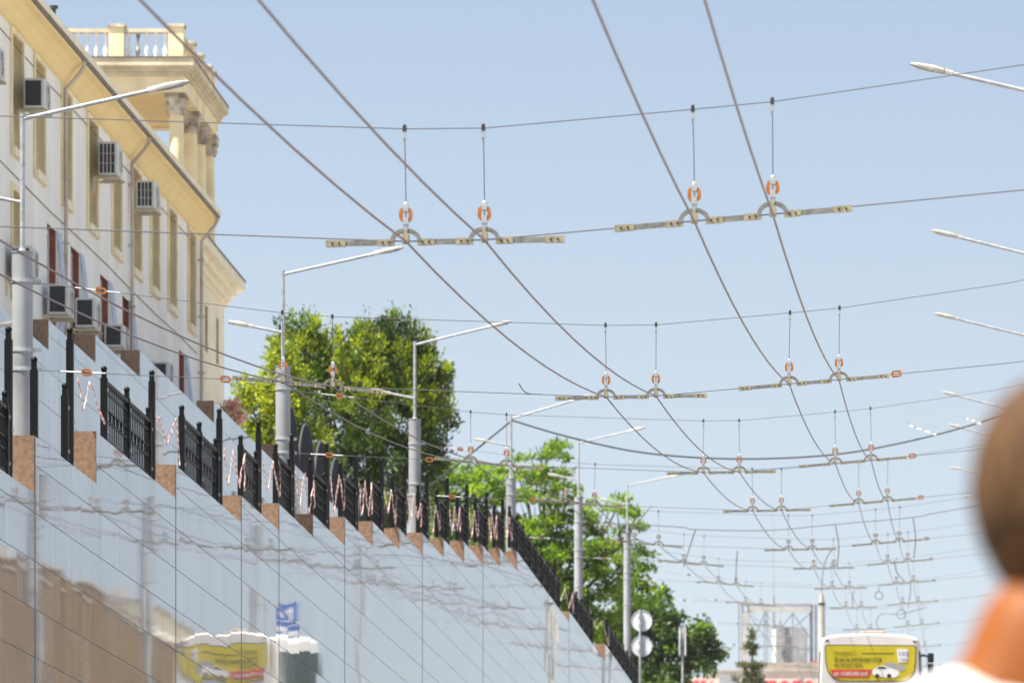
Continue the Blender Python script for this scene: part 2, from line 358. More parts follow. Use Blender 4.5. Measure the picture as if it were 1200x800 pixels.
# ------------------------------------------------------------------ front retaining wall
BX = [(41, 511), (113, 506), (206, 545), (283, 581), (327, 590), (367, 602.5), (404, 606), (437, 611), (468, 619), (495, 624.5), (520, 631), (544, 634.5), (566, 639), (586, 642.5), (606, 646), (667, 716), (709, 754)]
def wd(x, X=WX): return X * F / (x - VX)
SEG = [(wd(x), CZ + (HY - y) * wd(x) / F) for x, y in BX]
d0, z0 = SEG[0]
SEG = [(d0 - 21.6, z0 - 1.78), (d0 - 16.8, z0 - 1.42), (d0 - 12, z0 - 1.04), (d0 - 7.2, z0 - .58)] + SEG
SEND = 232.0
def wall_run(seg, send, xf, xb, zbot):
    mb = MB()
    for i, (d, z) in enumerate(seg):
        e = seg[i + 1][0] if i + 1 < len(seg) else send
        zb0, zb1 = zbot(d), zbot(e)
        mb.add([(xf, d, zb0), (xf, e, zb1), (xf, e, z), (xf, d, z), (xb, d, zb0), (xb, e, zb1), (xb, e, z), (xb, d, z)],
               [(0, 1, 2, 3), (3, 2, 6, 7), (5, 4, 7, 6)])
        zp = seg[i - 1][1] if i else zb0
        mb.add([(xf, d, zp), (xf, d, z), (xb, d, z), (xb, d, zp)], [(0, 1, 2, 3)])
    return mb
wallr = empty('retaining_wall', (WX, SEG[0][0], road_z(SEG[0][0])), 'polished grey granite retaining wall in steps along the climbing street, below the black railings', 'wall')
obj('granite_facing', wall_run(SEG, SEND, WX, WB, lambda d: road_z(d) - .6), GR1, wallr)
for i, (d, z) in enumerate(SEG):
    zp = SEG[i - 1][1] if i else z - 1
    obj('end_block', MB().box(WB - .004, WX - .004, d - .035, d + .25, zp - .03 if i else z - 1, z + .006), M_BROWN, wallr)

for i, (d, z) in enumerate(SEG[1:]):
    if i in (4, 8, 10, 11, 13, 14, 16, 17): continue
    obj('expansion_joint', MB().box(WX - .02, WX + .003, d - .02, d + .02, road_z(d) - .4, z - .005), M_JOINT, wallr)
# ------------------------------------------------------------------ back retaining wall with scalloped screen
BWX, BWB = -12.05, -12.33
BB = [(57, 375), (112, 393), (164, 411), (251, 470), (322, 520)]
SEG2 = [(wd(x, BWX), CZ + (HY - y) * wd(x, BWX) / F) for x, y in BB]
a0 = SEG2[0]
SEG2 = [(a0[0] - 14, a0[1] - 1.15), (a0[0] - 9.6, a0[1] - .8), (a0[0] - 4.8, a0[1] - .4)] + SEG2
wall2 = empty('retaining_wall', (BWX, SEG2[0][0], walk_z(SEG2[0][0])), 'upper pale granite retaining wall below the yellow building, behind the railings', 'wall')
obj('granite_facing', wall_run(SEG2, 146, BWX, BWB, lambda d: walk_z(d) - .5), GR1, wall2)
for i, (d, z) in enumerate(SEG2):
    zp = SEG2[i - 1][1] if i else z - 1
    obj('end_block', MB().box(BWB - .004, BWX - .004, d - .04, d + .3, zp - .03, z + .006), M_BROWN, wall2)
zt = SEG2[-1][1]
for k in range(7):
    a = 120.0 + 3.05 * k; b = a + 3.0; c = (a + b) / 2; hw = (b - a) / 2
    pts = [(a, zt), (b, zt)] + [(c + hw * math.cos(q), zt + .12 + 1.0 * math.sin(q)) for q in [math.pi * j / 22 for j in range(23)]]
    pr = empty('screen_panel', (BWX - .14, c, zt), f'dark grey round-topped screen panel on the upper wall, {ORD[k]} from the lamp pole beside it', 'screen panel', 'round-topped screen panels on the upper wall')
    obj('panel', MB().prism(pts, 'yz', BWX - .155, BWX - .125), M_ARCH, pr)
    rim = [(BWX - .14, c + (hw - .01) * math.cos(q), zt + .12 + 1.005 * math.sin(q)) for q in [math.pi * j / 22 for j in range(23)]]
    obj('rim', MB().tube(rim, .018, 6), M_ARCHR, pr)

# ------------------------------------------------------------------ railings on the front wall
RX = WX - .10
def post_parts(parent, x, d, zb, zt, r, name):
    mb = MB().box(x - r, x + r, d - r, d + r, zb, zt - .10)
    mb.box(x - r * .72, x + r * .72, d - r * .72, d + r * .72, zt - .10, zt - .03)
    po = obj(name, mb, M_BLACK, parent)
    obj('ball_cap', MB().sphere((x, d, zt), r * .95, 10, 6), M_BLACK, po, smooth=True)
    if zt - zb > .5:
        cl = MB()
        for hz in (.16, .62):
            cl.box(x + r, x + r + .012, d - .018, d + .018, zb + hz - .018, zb + hz + .018)
        obj('clamp_bolt', cl, M_GALV, po)
def railing(d_s, d_e, zb, tall_d, ztall, mids, label, bars=True):
    rt = empty('railing_section', (RX, d_s, zb), label, 'railing', 'black railing sections on the front wall')
    for d in [d_s] + mids + [d_e]:
        post_parts(rt, RX, d, zb, zb + .85, .038, 'post')
    if tall_d: post_parts(rt, WX - .2, tall_d, zb - .02, ztall, .038, 'tall_post')
    if bars:
        obj('top_rail', MB().box(RX - .028, RX + .028, d_s + .04, d_e - .04, zb + .69, zb + .73), M_BLACK, rt)
        inf = MB().box(RX - .018, RX + .018, d_s + .04, d_e - .04, zb + .06, zb + .09)
        inf.box(RX - .012, RX + .012, d_s + .04, d_e - .04, zb + .29, zb + .31).box(RX - .012, RX + .012, d_s + .04, d_e - .04, zb + .41, zb + .43).box(RX - .012, RX + .012, d_s + .04, d_e - .04, zb + .60, zb + .62)
        q = d_s + .12
        k = 0
        while q < d_e - .06:
            inf.box(RX - .007, RX + .007, q - .007, q + .007, zb + .07, zb + .70)
            if k % 2 == 0:     # crossed ornament in the mid band
                for s_ in (-1, 1):
                    inf.tube([(RX + .011, q - .055, zb + .36 - s_ * .05), (RX + .011, q + .055, zb + .36 + s_ * .05)], .008, 4)
            q += .16; k += 1
        obj('infill', inf, M_BLACK, rt)
    return rt
NB = 4            # index in SEG of the first block in the frame
ST = [40, 122, 213, 282, 323, 364, 399, 432, 460, 490, 512, 536, 557, 579, 597, 669, 711]
TL = [82, 178, 257, 303, 342, 383, 417, 447, 474, 500, 524, 547, 570, 589, None, None, None]
ENDX = [76, 174, 253, 300, 339, 380, 414.5, 444.5, 472, 498, 522, 545, 568, 587.5, 654.5, 693, 748]
gaps = []
# the section nearest the left edge of the frame
zt0 = SEG[NB - 1][1]
railing(wd(-60, RX), wd(6, RX), zt0, wd(10, WX - .2), SEG[NB][1] + 1.02, [wd(-25, RX)], 'black railing section cut off by the left edge of the photo')
gaps.append((wd(10, WX - .2), zt0, wd(ST[0], RX), SEG[NB][1]))
for i in range(17):
    zi = SEG[NB + i][1]; zn = SEG[NB + i + 1][1] if i + 1 < 17 else None
    ds, de = wd(ST[i], RX), wd(ENDX[i], RX)
    td = wd(TL[i], WX - .2) if TL[i] else (de + .18 if i < 16 else None)
    mids = []
    L_ = de - ds
    nm = 1 if 3 < L_ < 6 else (int(L_ // 2.4) if L_ >= 6 else 0)
    mids = [ds + L_ * (k + 1) / (nm + 1) for k in range(nm)]
    lab = f'black railing section at the {ORD[i]} brown end block of the granite wall from the left'
    if i == 0: lab = 'pair of black railing posts without bars at the first brown end block from the left'
    if i >= 14: lab = ['long black railing run at the crest of the wall, past the last small step', 'long black railing run on the descending end of the wall, between two striped tapes', 'lowest long black railing run at the far end of the wall beside the round signs'][i - 14]
    railing(ds, de, zi, td, (zn if zn else zi) + 1.02, mids, lab, bars=(i != 0))
    if i + 1 < 17: gaps.append((td, zi, wd(ST[i + 1], RX), zn))

# striped barrier tape slung across every gap
def tape_mesh(pts, w=.030):
    mb = MB(); uv = []
    pts = [Vector(p) for p in pts]; L = 0
    # subdivide
    q = [pts[0]]
    for a, b in zip(pts[:-1], pts[1:]):
        for k in range(1, 7): q.append(a.lerp(b, k / 6) + Vector((random.uniform(-.008, .008),) * 3))
    for i, p in enumerate(q):
        if i: L += (p - q[i - 1]).length
        t = (q[min(i + 1, len(q) - 1)] - q[max(i - 1, 0)]).normalized()
        n = Vector((1, 0, 0)); s = t.cross(n).normalized()
        tw = .7 * math.sin(L * 4.1 + i * .3); s = (s * math.cos(tw) + n * math.sin(tw)).normalized(); nn = t.cross(s).normalized() * .0015
        for e, c in ((-w / 2, 0), (w / 2, 1)):
            mb.v.append(tuple(p + s * e + nn)); mb.v.append(tuple(p + s * e - nn)); uv += [(L, c * w), (L, c * w)]
    for i in range(len(q) - 1):
        a = i * 4; b = a + 4
        mb.f += [(a, a + 2, b + 2, b), (a + 3, a + 1, b + 1, b + 3), (a, b, b + 1, a + 1), (a + 2, a + 3, b + 3, b + 2)]
    return mb, uv
def tape(pts, label):
    mb, uv = tape_mesh(pts)
    o = obj('barrier_tape', mb, M_TAPE)
    ul = o.data.uv_layers.new(name='UVMap')
    for lp in o.data.loops: ul.data[lp.index].uv = uv[lp.vertex_index]
    tag(o, label, 'barrier tape', 'striped barrier tapes across the railing gaps')
for i, (da, za, db, zb) in enumerate(gaps):
    if i == 0: continue
    xa, xb = WX - .16, RX + .05
    if i == 1:
        pts = [P(90, 432, 71.4), P(98, 481, 71.6), P(106, 447, 71.9), P(122, 497, 72.4)]
    elif i == 2:
        pts = [P(184, 495, 78.6), P(187, 488, 78.7), P(196, 521, 79), P(207, 490, 79.3), P(211, 545, 79.6)]
    else:
        n = 3 + (i % 2)
        ztop = zb + .60; pts = []
        for k in range(n + 1):
            u = k / n
            pts.append((xa + (xb - xa) * u, da + .05 + (db - da - .08) * u, (ztop if k % 2 == 0 else zb + random.uniform(.0, .2)) + random.uniform(-.06, .06)))
        pts.append((xb + .01, db - .03, zb + .16)); pts.append((xb + .01, db + .02, zb + random.uniform(.5, .65)))
    tape(pts, f'red and white striped tape zigzagging across the {ORD[i]} gap between railings from the left')

# ------------------------------------------------------------------ trolley rows
ROW_D = [43.8, 69.0, 95.8, 119.2, 145.1, 171.2, 196.7, 222, 247, 272, 297]
LOW_X = [-9.72, -7.0, -6.48, -3.63, -3.11, -1.72, -1.2, .5, 1.45]
LOW_Z = [3.10, 2.97, 2.92, 2.815, 2.825, 2.95, 2.995, 3.16, 3.27]
UP_X = [-9.72, -7.0, -6.48, -3.63, -3.11, -1.72, -1.2, .5, 1.45]
UP_Z = [4.02, 3.69, 3.65, 3.56, 3.565, 3.69, 3.74, 3.99, 4.17]
PAIRS = [('far left', -7.0, -6.48), ('middle', -3.63, -3.11), ('right-hand', -1.72, -1.2)]
JIT = {2: (.01, -.02), 3: (0, .0), 4: (.02, .02)}
def low(k, X): return zrel(interp(X, LOW_X, LOW_Z) - drop(ROW_D[k]), ROW_D[k])
def upp(k, X): return zrel(interp(X, UP_X, UP_Z) - drop(ROW_D[k]), ROW_D[k])

def sag_pts(anchors, sag, n=10):
    out = [Vector(anchors[0])]
    for a, b in zip(anchors[:-1], anchors[1:]):
        a, b = Vector(a), Vector(b)
        for k in range(1, n + 1):
            u = k / n; q = a.lerp(b, u); q.z -= 4 * sag * u * (1 - u) * ((b - a).length / 25) ** 2; out.append(q)
    return out
WN = ['left', 'right']
for pn, xl, xr in PAIRS:
    for j, X in enumerate((xl, xr)):
        near = [(X, -32, zrel(3.9, -32)), (X, -7, zrel(3.8, -7)), (X, 18.8, zrel(interp(X, LOW_X, LOW_Z) + (.76 if pn == 'right-hand' else .53), 18.8))]
        an = near + [(X, ROW_D[k], low(k, X)) for k in range(11)] + [(X, 330, zrel(interp(X, LOW_X, LOW_Z) - 4.4, 330))]
        pts = sag_pts(an, .15)
        tag(obj('trolley_wire', MB().tube(pts, .0075, 12), M_COPPER, smooth=True), f'bare contact wire running up the street, {WN[j]} wire of the {pn} pair', 'overhead wire', 'trolley contact wires along the street')

# master hanger meshes, origin at the clamp of the left wire, x along the span
SP = .52
def arch_pts(x0, n=12, r=.105, h=.085): return [(x0 + r * math.cos(q), h * math.sin(q)) for q in [math.pi * k / n for k in range(n, -1, -1)]]
def arm_mesh():
    mb = MB(); o_ = arch_pts(0); i_ = [(x * .74, z * .70) for x, z in o_]
    for (a, b, c, d_) in zip(o_[:-1], o_[1:], i_[:-1], i_[1:]):
        mb.add([(a[0], -.02, a[1]), (b[0], -.02, b[1]), (d_[0], -.02, d_[1]), (c[0], -.02, c[1]), (a[0], .02, a[1]), (b[0], .02, b[1]), (d_[0], .02, d_[1]), (c[0], .02, c[1])],
               [(0, 1, 2, 3), (7, 6, 5, 4), (0, 4, 5, 1), (3, 2, 6, 7)])
    return mesh_of(mb, 'curved_arm', M_BAR, True)
ME_ARM = arm_mesh()
def bar_mesh(x0, x1): return mesh_of(MB().box(x0, x1, -.012, .012, -.023, .011), 'spreader_bar', M_BAR)
ME_BAR = [bar_mesh(-.46, -.13), bar_mesh(.13, SP - .13), bar_mesh(SP + .13, SP + .46)]
def plate_mesh(x0, x1):
    mb = MB().box(x0, x1, -.017, .017, -.027, .015)
    for q in (.32, .68):
        x = x0 + (x1 - x0) * q; mb.tube([(x, -.022, -.006), (x, .022, -.006)], .008, 8)
    me = mesh_of(mb, 'end_plate', M_PLATE); me.materials.append(M_BOLT)
    for i, p_ in enumerate(me.polygons):
        if i >= 6: p_.material_index = 1
    return me
PL = [(-.53, -.40), (-.19, -.075), (.075, .19), (SP - .19, SP - .075), (SP + .075, SP + .19), (SP + .40, SP + .53)]
ME_PL = [plate_mesh(a, b) for a, b in PL]
ME_CLAMP = mesh_of(MB().box(-.022, .022, -.05, .05, -.012, .045).box(-.012, .012, -.03, .03, .045, .075), 'wire_clamp', M_PLATE)
ME_INS = mesh_of(MB().ring((0, 0, .175), .044, .046, .024, .045, 24), 'insulator', M_INS, True)
ME_FIT = mesh_of(MB().box(-.013, .013, -.024, .024, .072, .112).box(-.018, .018, -.026, .026, .108, .158).sphere((0, 0, .098), .017).box(-.006, .006, -.006, .006, .15, .20).box(-.018, .018, -.026, .026, .196, .238).sphere((0, 0, .245), .017), 'fitting', M_GALV, True)
ME_INSF = ME_INS.copy(); ME_INSF.materials[0] = M_INSB
ME_STR = mesh_of(MB().ring((0, 0, 0), .055, .036, .019, .04, 24), 'strain_insulator', M_INS, True)
ME_STRF = ME_STR.copy(); ME_STRF.materials[0] = M_INSB
ME_TOP = mesh_of(MB().box(-.010, .010, -.02, .02, -.066, -.018).sphere((0, 0, -.068), .012), 'rod_clevis', M_GALV, True)
ME_TOPB = mesh_of(MB().box(-.012, .012, -.022, .022, -.02, .016).sphere((0, 0, .02), .012), 'strand_grip', M_BOLT, True)
def hanger(k, pi):
    pn, xl, xr = PAIRS[pi]
    if k == 0 and pi == 0: return
    za, zb = low(k, xl), low(k, xr); ang = -math.atan2(zb - za, xr - xl)
    rt = empty('trolley_hanger', (xl, ROW_D[k], za),
               f'grey spreader bar with ring insulators, {pn} wire pair, {ORD[k]} row from the front', 'wire hanger', 'trolley wire hangers')
    def tilt(o): o.rotation_euler = (0, ang, 0); return o
    for m in ME_BAR: tilt(share('spreader_bar', m, rt))
    for m in ME_PL: tilt(share('end_plate', m, rt))
    for j, X in enumerate((xl, xr)):
        z = low(k, X) - za; L = (X - xl, 0, z)
        tilt(share('curved_arm', ME_ARM, rt, L)); share('wire_clamp', ME_CLAMP, rt, L)
        share('insulator', ME_INS if k < 4 else ME_INSF, rt, L); share('fitting', ME_FIT, rt, L)
        top = upp(k, X) - za
        jx = random.uniform(-.012, .012)
        obj('hanger_rod', MB().tube([(X - xl, 0, z + .25), (X - xl + jx * .4, 0, (z + .25 + top) / 2), (X - xl + jx, 0, top - .06)], .0038, 6), M_SPAN, rt, local=True)
        share('rod_clevis', ME_TOP, rt, (X - xl + jx, 0, top)); share('strand_grip', ME_TOPB, rt, (X - xl + jx, 0, top))
    if pi == 2 and k >= 1:
        tilt(share('strain_insulator', ME_STR if k < 4 else ME_STRF, rt, (SP + .60, 0, low(k, xr + .60 - .0) - za)))
    if pi == 0:
        tilt(share('strain_insulator', ME_STR if k < 4 else ME_STRF, rt, (-.60, 0, low(k, xl - .6) - za)))
for k in range(11):
    for pi in range(3): hanger(k, pi)
# span wires of every row
for k in range(11):
    d = ROW_D[k]
    for nm, fz, XS in (('upper', upp, UP_X), ('lower', low, LOW_X)):
        pts = []
        for a, b in zip(XS[:-1], XS[1:]):
            for q in (0, .33, .66): X = a + (b - a) * q; pts.append((X, d, fz(k, X)))
        pts.append((XS[-1], d, fz(k, XS[-1])))
        rt = empty('span_wire', (XS[0], d, fz(k, XS[0])), f'{nm} steel span wire across the street, {ORD[k]} row from the front', 'span wire', 'steel span wires across the street')
        obj('strand', MB().tube(pts, .0042 if nm == 'lower' else .0036, 10), M_SPAN, rt, smooth=True)
        Xi = -9.05 if nm == 'lower' else -8.9
        o = share('insulator', ME_STR if k < 4 else ME_STRF, rt, (Xi - XS[0], 0, fz(k, Xi) - fz(k, XS[0])))
        a = -math.atan2(fz(k, Xi + .3) - fz(k, Xi), .3); o.rotation_euler = (0, a, 0)
        tb = MB().tube([(Xi - .27, d, fz(k, Xi - .27)), (Xi - .04, d, fz(k, Xi - .04)), (Xi, d + .03, fz(k, Xi)), (Xi + .04, d, fz(k, Xi + .04)), (Xi + .2, d, fz(k, Xi + .2))], .009, 6)
        obj('turnbuckle', tb, M_GALV, rt)

# ------------------------------------------------------------------ lamp poles
def lamp_head_mesh(sgn, L=.44, wd_=.15):
    """head pointing along sgn*x from origin, rising with the arm"""
    st = [(0, .028, .03), (.09, .032, .034), (.10, .055, .03), (.20, wd_ / 2, .036), (.36, wd_ / 2, .026), (L, wd_ / 2 * .6, .014)]
    mb = MB(); n = len(st)
    V = []
    for x, w_, h_ in st:
        for (yy, zz) in ((-1, -.6), (-1, .2), (-.55, 1), (.55, 1), (1, .2), (1, -.6)):
            V.append((sgn * x, yy * w_, zz * h_))
    Fs = [(i * 6 + k, i * 6 + (k + 1) % 6, (i + 1) * 6 + (k + 1) % 6, (i + 1) * 6 + k) for i in range(n - 1) for k in range(6)]
    Fs += [tuple(range(6)), tuple(range(n * 6 - 1, n * 6 - 7, -1))]
    return mesh_of(mb.add(V, Fs), 'lamp_head', M_LAMP)
ME_HEAD = {s: lamp_head_mesh(s) for s in (1, -1)}
ME_HEADS = {s: lamp_head_mesh(s, .36, .13) for s in (1, -1)}
def lens_mesh(s): return mesh_of(MB().box(min(s * .19, s * .37), max(s * .19, s * .37), -.05, .05, -.027, -.019), 'lens', M_LENS)
ME_LENS = {s: lens_mesh(s) for s in (1, -1)}
def lamp_pole(X, d, base_z, top, mast_top, tip, label, group, sgn=1, short=True, reach=1.30, rad=.108, short_z=4.84, collars=True):
    rt = empty('lamp_pole', (X, d, base_z), label, 'lamp pole', group)
    dr = drop(d) if d > 150 else 0
    zt = zrel(top, d)
    po = obj('pole', MB().tube([(X, d, base_z), (X, d, zt)], [rad * 1.03, rad], 20), M_POLE, rt, smooth=True)
    obj('pole_cap', MB().tube([(X, d, zt), (X, d, zt + .015)], rad * 1.06, 20).tube([(X, d, zt + .015), (X, d, zt + .05)], [.05, .036], 12), M_POLE, po, smooth=True)
    obj('base_flange', MB().tube([(X, d, base_z), (X, d, base_z + .03)], rad * 1.7, 16), M_POLE, po)
    zm = zrel(mast_top, d)
    obj('mast', MB().tube([(X, d, zt + .05), (X, d, zm)], .027, 12), M_GALV, rt, smooth=True)
    p0 = Vector((X, d, zm - .06)); p1 = Vector((X + sgn * (reach + .44), d, zrel(tip, d)))
    dv = (p1 - p0).normalized(); pe = p0 + dv * ((p1 - p0).length - .44)
    ar = obj('arm', MB().tube([p0, pe + dv * .05], .022, 10), M_GALV, rt, smooth=True)
    he = share('lamp_head', ME_HEAD[sgn], rt, pe - rt.location); he.rotation_euler = (0, -sgn * math.asin(dv.z), 0)
    le = share('lens', ME_LENS[sgn], he)
    if short:
        q0 = Vector((X, d, zrel(short_z, d))); q1 = Vector((X - sgn * .78, d, zrel(short_z + .15, d)))
        dv2 = (q1 - q0).normalized(); qe = q0 + dv2 * .44
        obj('short_arm', MB().tube([q0, qe + dv2 * .05], .02, 10), M_GALV, rt, smooth=True)
        h2 = share('lamp_head', ME_HEADS[-sgn], rt, qe - rt.location); h2.rotation_euler = (0, sgn * math.asin(dv2.z), 0)
        share('lens', ME_LENS[-sgn], h2)
    if collars:
        for cz in (3.1, 3.3, 4.02, 2.35):
            z = zrel(cz - drop(d), d)
            cb = MB().tube([(X, d, z - .02), (X, d, z + .02)], rad * 1.10, 16)
            cb.box(X + sgn * rad, X + sgn * (rad + .09), d - .012, d + .012, z - .02, z + .02)
            obj('collar', cb, M_GALV, rt)
    return rt
PX = -9.72
LP = [(69.0, 4.31, 5.77, 6.10, 'nearest grey lamp pole at the left edge, standing in front of the yellow building'),
      (95.8, 4.34, 5.74, 6.07, 'second grey lamp pole from the left, standing in front of the yellow-green tree'),
      (119.2, 4.45, 5.86, 6.22, 'third grey lamp pole from the left, standing at the right edge of the dense tree'),
      (145.1, 4.12, 5.50, 5.95, 'fourth grey lamp pole from the left, tied to the thick black sagging cable'),
      (171.2, 4.38, 5.85, 6.20, 'fifth grey lamp pole from the left, rising before the airy tree'),
      (196.7, 3.95, 5.45, 5.75, 'farthest grey lamp pole of the left row, beside the two round signs')]
for i, (d, a, b, c, lab) in enumerate(LP):
    bz = walk_z(d) if d < 189 else road_z(d) - .02
    lamp_pole(PX, d, bz, a, b, c, lab, 'lamp poles along the left side', 1, True)
# anchor pole for the first row stands left of the frame
ap = empty('span_pole', (PX, 43.8, walk_z(43.8)), 'grey span pole carrying the nearest row of wires beside the wall', 'span pole')
obj('pole', MB().tube([(PX, 43.8, walk_z(43.8)), (PX, 43.8, zrel(4.4, 43.8))], .11, 20), M_POLE, ap, smooth=True)
obj('pole_cap', MB().tube([(PX, 43.8, zrel(4.4, 43.8)), (PX, 43.8, zrel(4.43, 43.8))], .12, 20), M_POLE, ap)
# right-hand row
RT = [(66.6, 1067, 75), (91.7, 1092, 270), (114.5, 1095, 367), (146, 1104, 459), (166, 1112, 497), (199, 1113, 547), (233, 1129, 580)]
RLAB = ['lamp pole reaching in at the top right corner', 'lamp pole whose arm reaches in below the top right one', 'lamp pole whose arm comes third down the right edge', 'lamp pole whose arm meets the top of the brown hair',
        'lamp pole whose arm crosses the thick black cable beside the head', 'lamp pole whose arm shows left of the head below the cable', 'farthest lamp pole on the right, its arm tip just left of the head']
for (d, x, y), lab in zip(RT, RLAB):
    tip = P(x, y, d); X = 1.62 if d < 190 else 2.35
    trel = tip.z - CZ - S * d
    reach = X - tip.x - .44
    lamp_pole(X, d, road_z(d) + .15, trel - 1.75, trel - .42, trel, 'right-side ' + lab, 'lamp poles along the right side', -1, False, reach)

# ------------------------------------------------------------------ thick sagging cable, feeder span, jumpers
def spline(pts, n=12):
    pts = [Vector(p) for p in pts]; out = []
    q = [pts[0] * 2 - pts[1]] + pts + [pts[-1] * 2 - pts[-2]]
    for i in range(1, len(q) - 2):
        p0, p1, p2, p3 = q[i - 1:i + 3]
        for k in range(n):
            t = k / n
            out.append(.5 * ((2 * p1) + (p2 - p0) * t + (2 * p0 - 5 * p1 + 4 * p2 - p3) * t * t + (3 * p1 - p0 - 3 * p2 + p3) * t ** 3))
    return out + [pts[-1]]
def cable(pts, r, label, name='cable', cat='cable', group=None, m=None):
    return tag(obj(name, MB().tube(spline(pts), r, 7), m or M_CABLE, smooth=True), label, cat, group)
D4 = 145.1
cable([P(599, 492, D4), P(660, 510, D4), P(740, 528, D4), P(820, 536, D4), P(900, 537, D4), P(980, 532, D4), P(1050, 520, D4), P(1120, 503, D4), P(1205, 478, D4)], .019, 'thick black cable sagging across the whole street from the fourth lamp pole')
cable([P(598, 494, D4), P(545, 537, D4), P(500, 572, D4), P(470, 596, D4)], .019, 'thick black cable slanting down leftwards from the fourth lamp pole behind the railings')
DF = 158
cable([P(700, 612, DF), P(795, 617, DF), P(815, 620, DF), P(900, 621, DF), P(979, 614, DF), P(1068, 606, DF), P(1100, 600, DF), P(1190, 585, DF)], .010, 'thin feeder cable crossing the street between the fifth and sixth wire rows', m=M_SPAN)
JU = [([(815, 620, 158), (808, 642, 165), (801, 663, 171)], 'slanting jumper cable hanging to the left wire of the sixth row'),
      ([(864, 645, 180), (863, 664, 190), (862, 683, 196)], 'straight jumper cable above the left end of the seventh row'),
      ([(979, 614, 158), (983, 640, 166), (981, 662, 171)], 'curved jumper cable dropping from the feeder to the middle pair'),
      ([(1070, 606, 158), (1073, 630, 166), (1071, 652, 171)], 'jumper cable dropping from the feeder to the right-hand pair'),
      ([(976, 642, 147), (968, 655, 190), (964, 672, 215), (963, 694, 229)], 'jumper cable curling down to the tapered concrete post'),
      ([(1048, 657, 171), (1051, 670, 185), (1060, 681, 197)], 'jumper cable linking the sixth and seventh rows on the right'),
      ([(1001, 692, 197), (999, 700, 210), (999, 711, 222)], 'jumper cable linking the seventh and eighth rows in the middle'),
      ([(1067, 684, 197), (1067, 693, 210), (1065, 705, 222)], 'jumper cable linking the seventh and eighth rows on the right'),
      ([(1086, 711, 225), (1055, 719, 228), (1034, 719, 234), (1027, 728, 240), (1030, 737, 247)], 'looping jumper cable hanging above the roof of the bus')]
for pts, lab in JU:
    cable([P(*q) for q in pts], .012, lab, 'jumper_cable', 'jumper cable', 'jumper cables between wire rows', M_SPAN)
for (x, y, d, r, lab) in ((1030, 697, 200, 4.6, 'coil of cable hanging under the seventh row, right of centre'), (1056, 719, 226, 5.2, 'coil of cable hanging under the eighth row above the bus')):
    c = P(x, y, d); R = r * d / F
    pts = [(c.x + R * math.cos(q), d + .01 * q, c.z + R * math.sin(q)) for q in [math.pi / 2 + 2 * math.pi * k / 20 for k in range(42)]]
    tag(obj('cable_coil', MB().tube(pts, .010, 6).tube([(c.x, d, c.z + R), (c.x, d, c.z + R + .12)], .01, 6), M_SPAN), lab, 'cable coil', 'coils of cable on the wires')
# loose strand end by the second row
cable([P(636, 462, 69), P(620, 461, 69), P(613, 457, 69), P(608, 449, 69)], .006, 'short bent end of wire left of the second row spreader', 'wire_end', 'wire end', None, M_SPAN)
# scraps of white film caught on the thick cable
for (pts, lab) in (([(1063, 495), (1070, 500), (1080, 502), (1090, 506), (1097, 509)], 'wisp of white film fluttering left of the head, by the black cable'),
                   ([(1129, 489), (1135, 490), (1142, 492), (1150, 496)], 'small scrap of white film on the black cable beside the hair')):
    mb = MB(); q = [P(x, y + random.uniform(-.5, .5), D4 - .1) for x, y in pts]
    for a, b in zip(q[:-1], q[1:]):
        h = random.uniform(.02, .045)
        mb.add([a + Vector((0, -.01, -h)), b + Vector((0, .01, -h * .6)), b + Vector((0, .02, h * .6)), a + Vector((0, -.02, h)),
                a + Vector((0, .003, -h)), b + Vector((0, .023, -h * .6)), b + Vector((0, .033, h * .6)), a + Vector((0, -.007, h))],
               [(0, 1, 2, 3), (7, 6, 5, 4), (0, 4, 5, 1), (1, 5, 6, 2), (2, 6, 7, 3), (3, 7, 4, 0)])
    tag(obj('film_scrap', mb, M_FILM), lab, 'plastic film')

# ------------------------------------------------------------------ the long white and yellow building
YAW = -.008; BX0 = -15.85
def broot(name, y, out=0., z=0., label=None, cat=None, group=None):
    o = empty(name, (BX0 + y * math.sin(-YAW) + out * math.cos(YAW), y * math.cos(YAW) + out * math.sin(YAW), CZ + z), label, cat, group)
    o.rotation_euler = (0, 0, YAW); return o
bld = broot('apartment_building', 0, 0, 0, 'long white plastered building with yellow eaves and narrow windows, at the left', 'building')
UPW = [(106.4, 1.15), (108.8, 1.05), (111.9, 1.0), (115.1, 1.1), (118.2, 1.1), (120.9, 1.1), (123.5, 1.1), (126.05, 1.1), (129.0, 1.0)]
ups = [(e - w, e, 15.88, 17.68) for e, w in UPW] + [(101.2, 102.3, 15.88, 17.68), (97.6, 98.7, 15.88, 17.68)]
LOWW = [(110.2, 1.0), (112.95, 1.0), (116.6, 1.0), (119.4, .9), (127.4, .8)]
lows = [(e - w, e, 13.45, 15.2) for e, w in LOWW]
plain = [(105.3, 106.3, 13.7, 15.2)]
rects = ups + lows + plain
ys = sorted({60, 130.2} | {r[0] for r in rects} | {r[1] for r in rects}); zs = sorted({6.5, 18.16} | {r[2] for r in rects} | {r[3] for r in rects})
fm = MB()
for a, b in zip(ys[:-1], ys[1:]):
    for c, d in zip(zs[:-1], zs[1:]):
        ym, zm = (a + b) / 2, (c + d) / 2
        if any(r[0] < ym < r[1] and r[2] < zm < r[3] for r in rects): continue
        fm.add([(0, a, c), (0, b, c), (0, b, d), (0, a, d)], [(0, 1, 2, 3)])
fm.add([(0, 130.2, 6.5), (-9, 130.2, 6.5), (-9, 130.2, 18.16), (0, 130.2, 18.16)], [(0, 1, 2, 3)])
fm.add([(0, 60, 6.5), (-9, 60, 6.5), (-9, 60, 18.16), (0, 60, 18.16)], [(0, 1, 2, 3)])
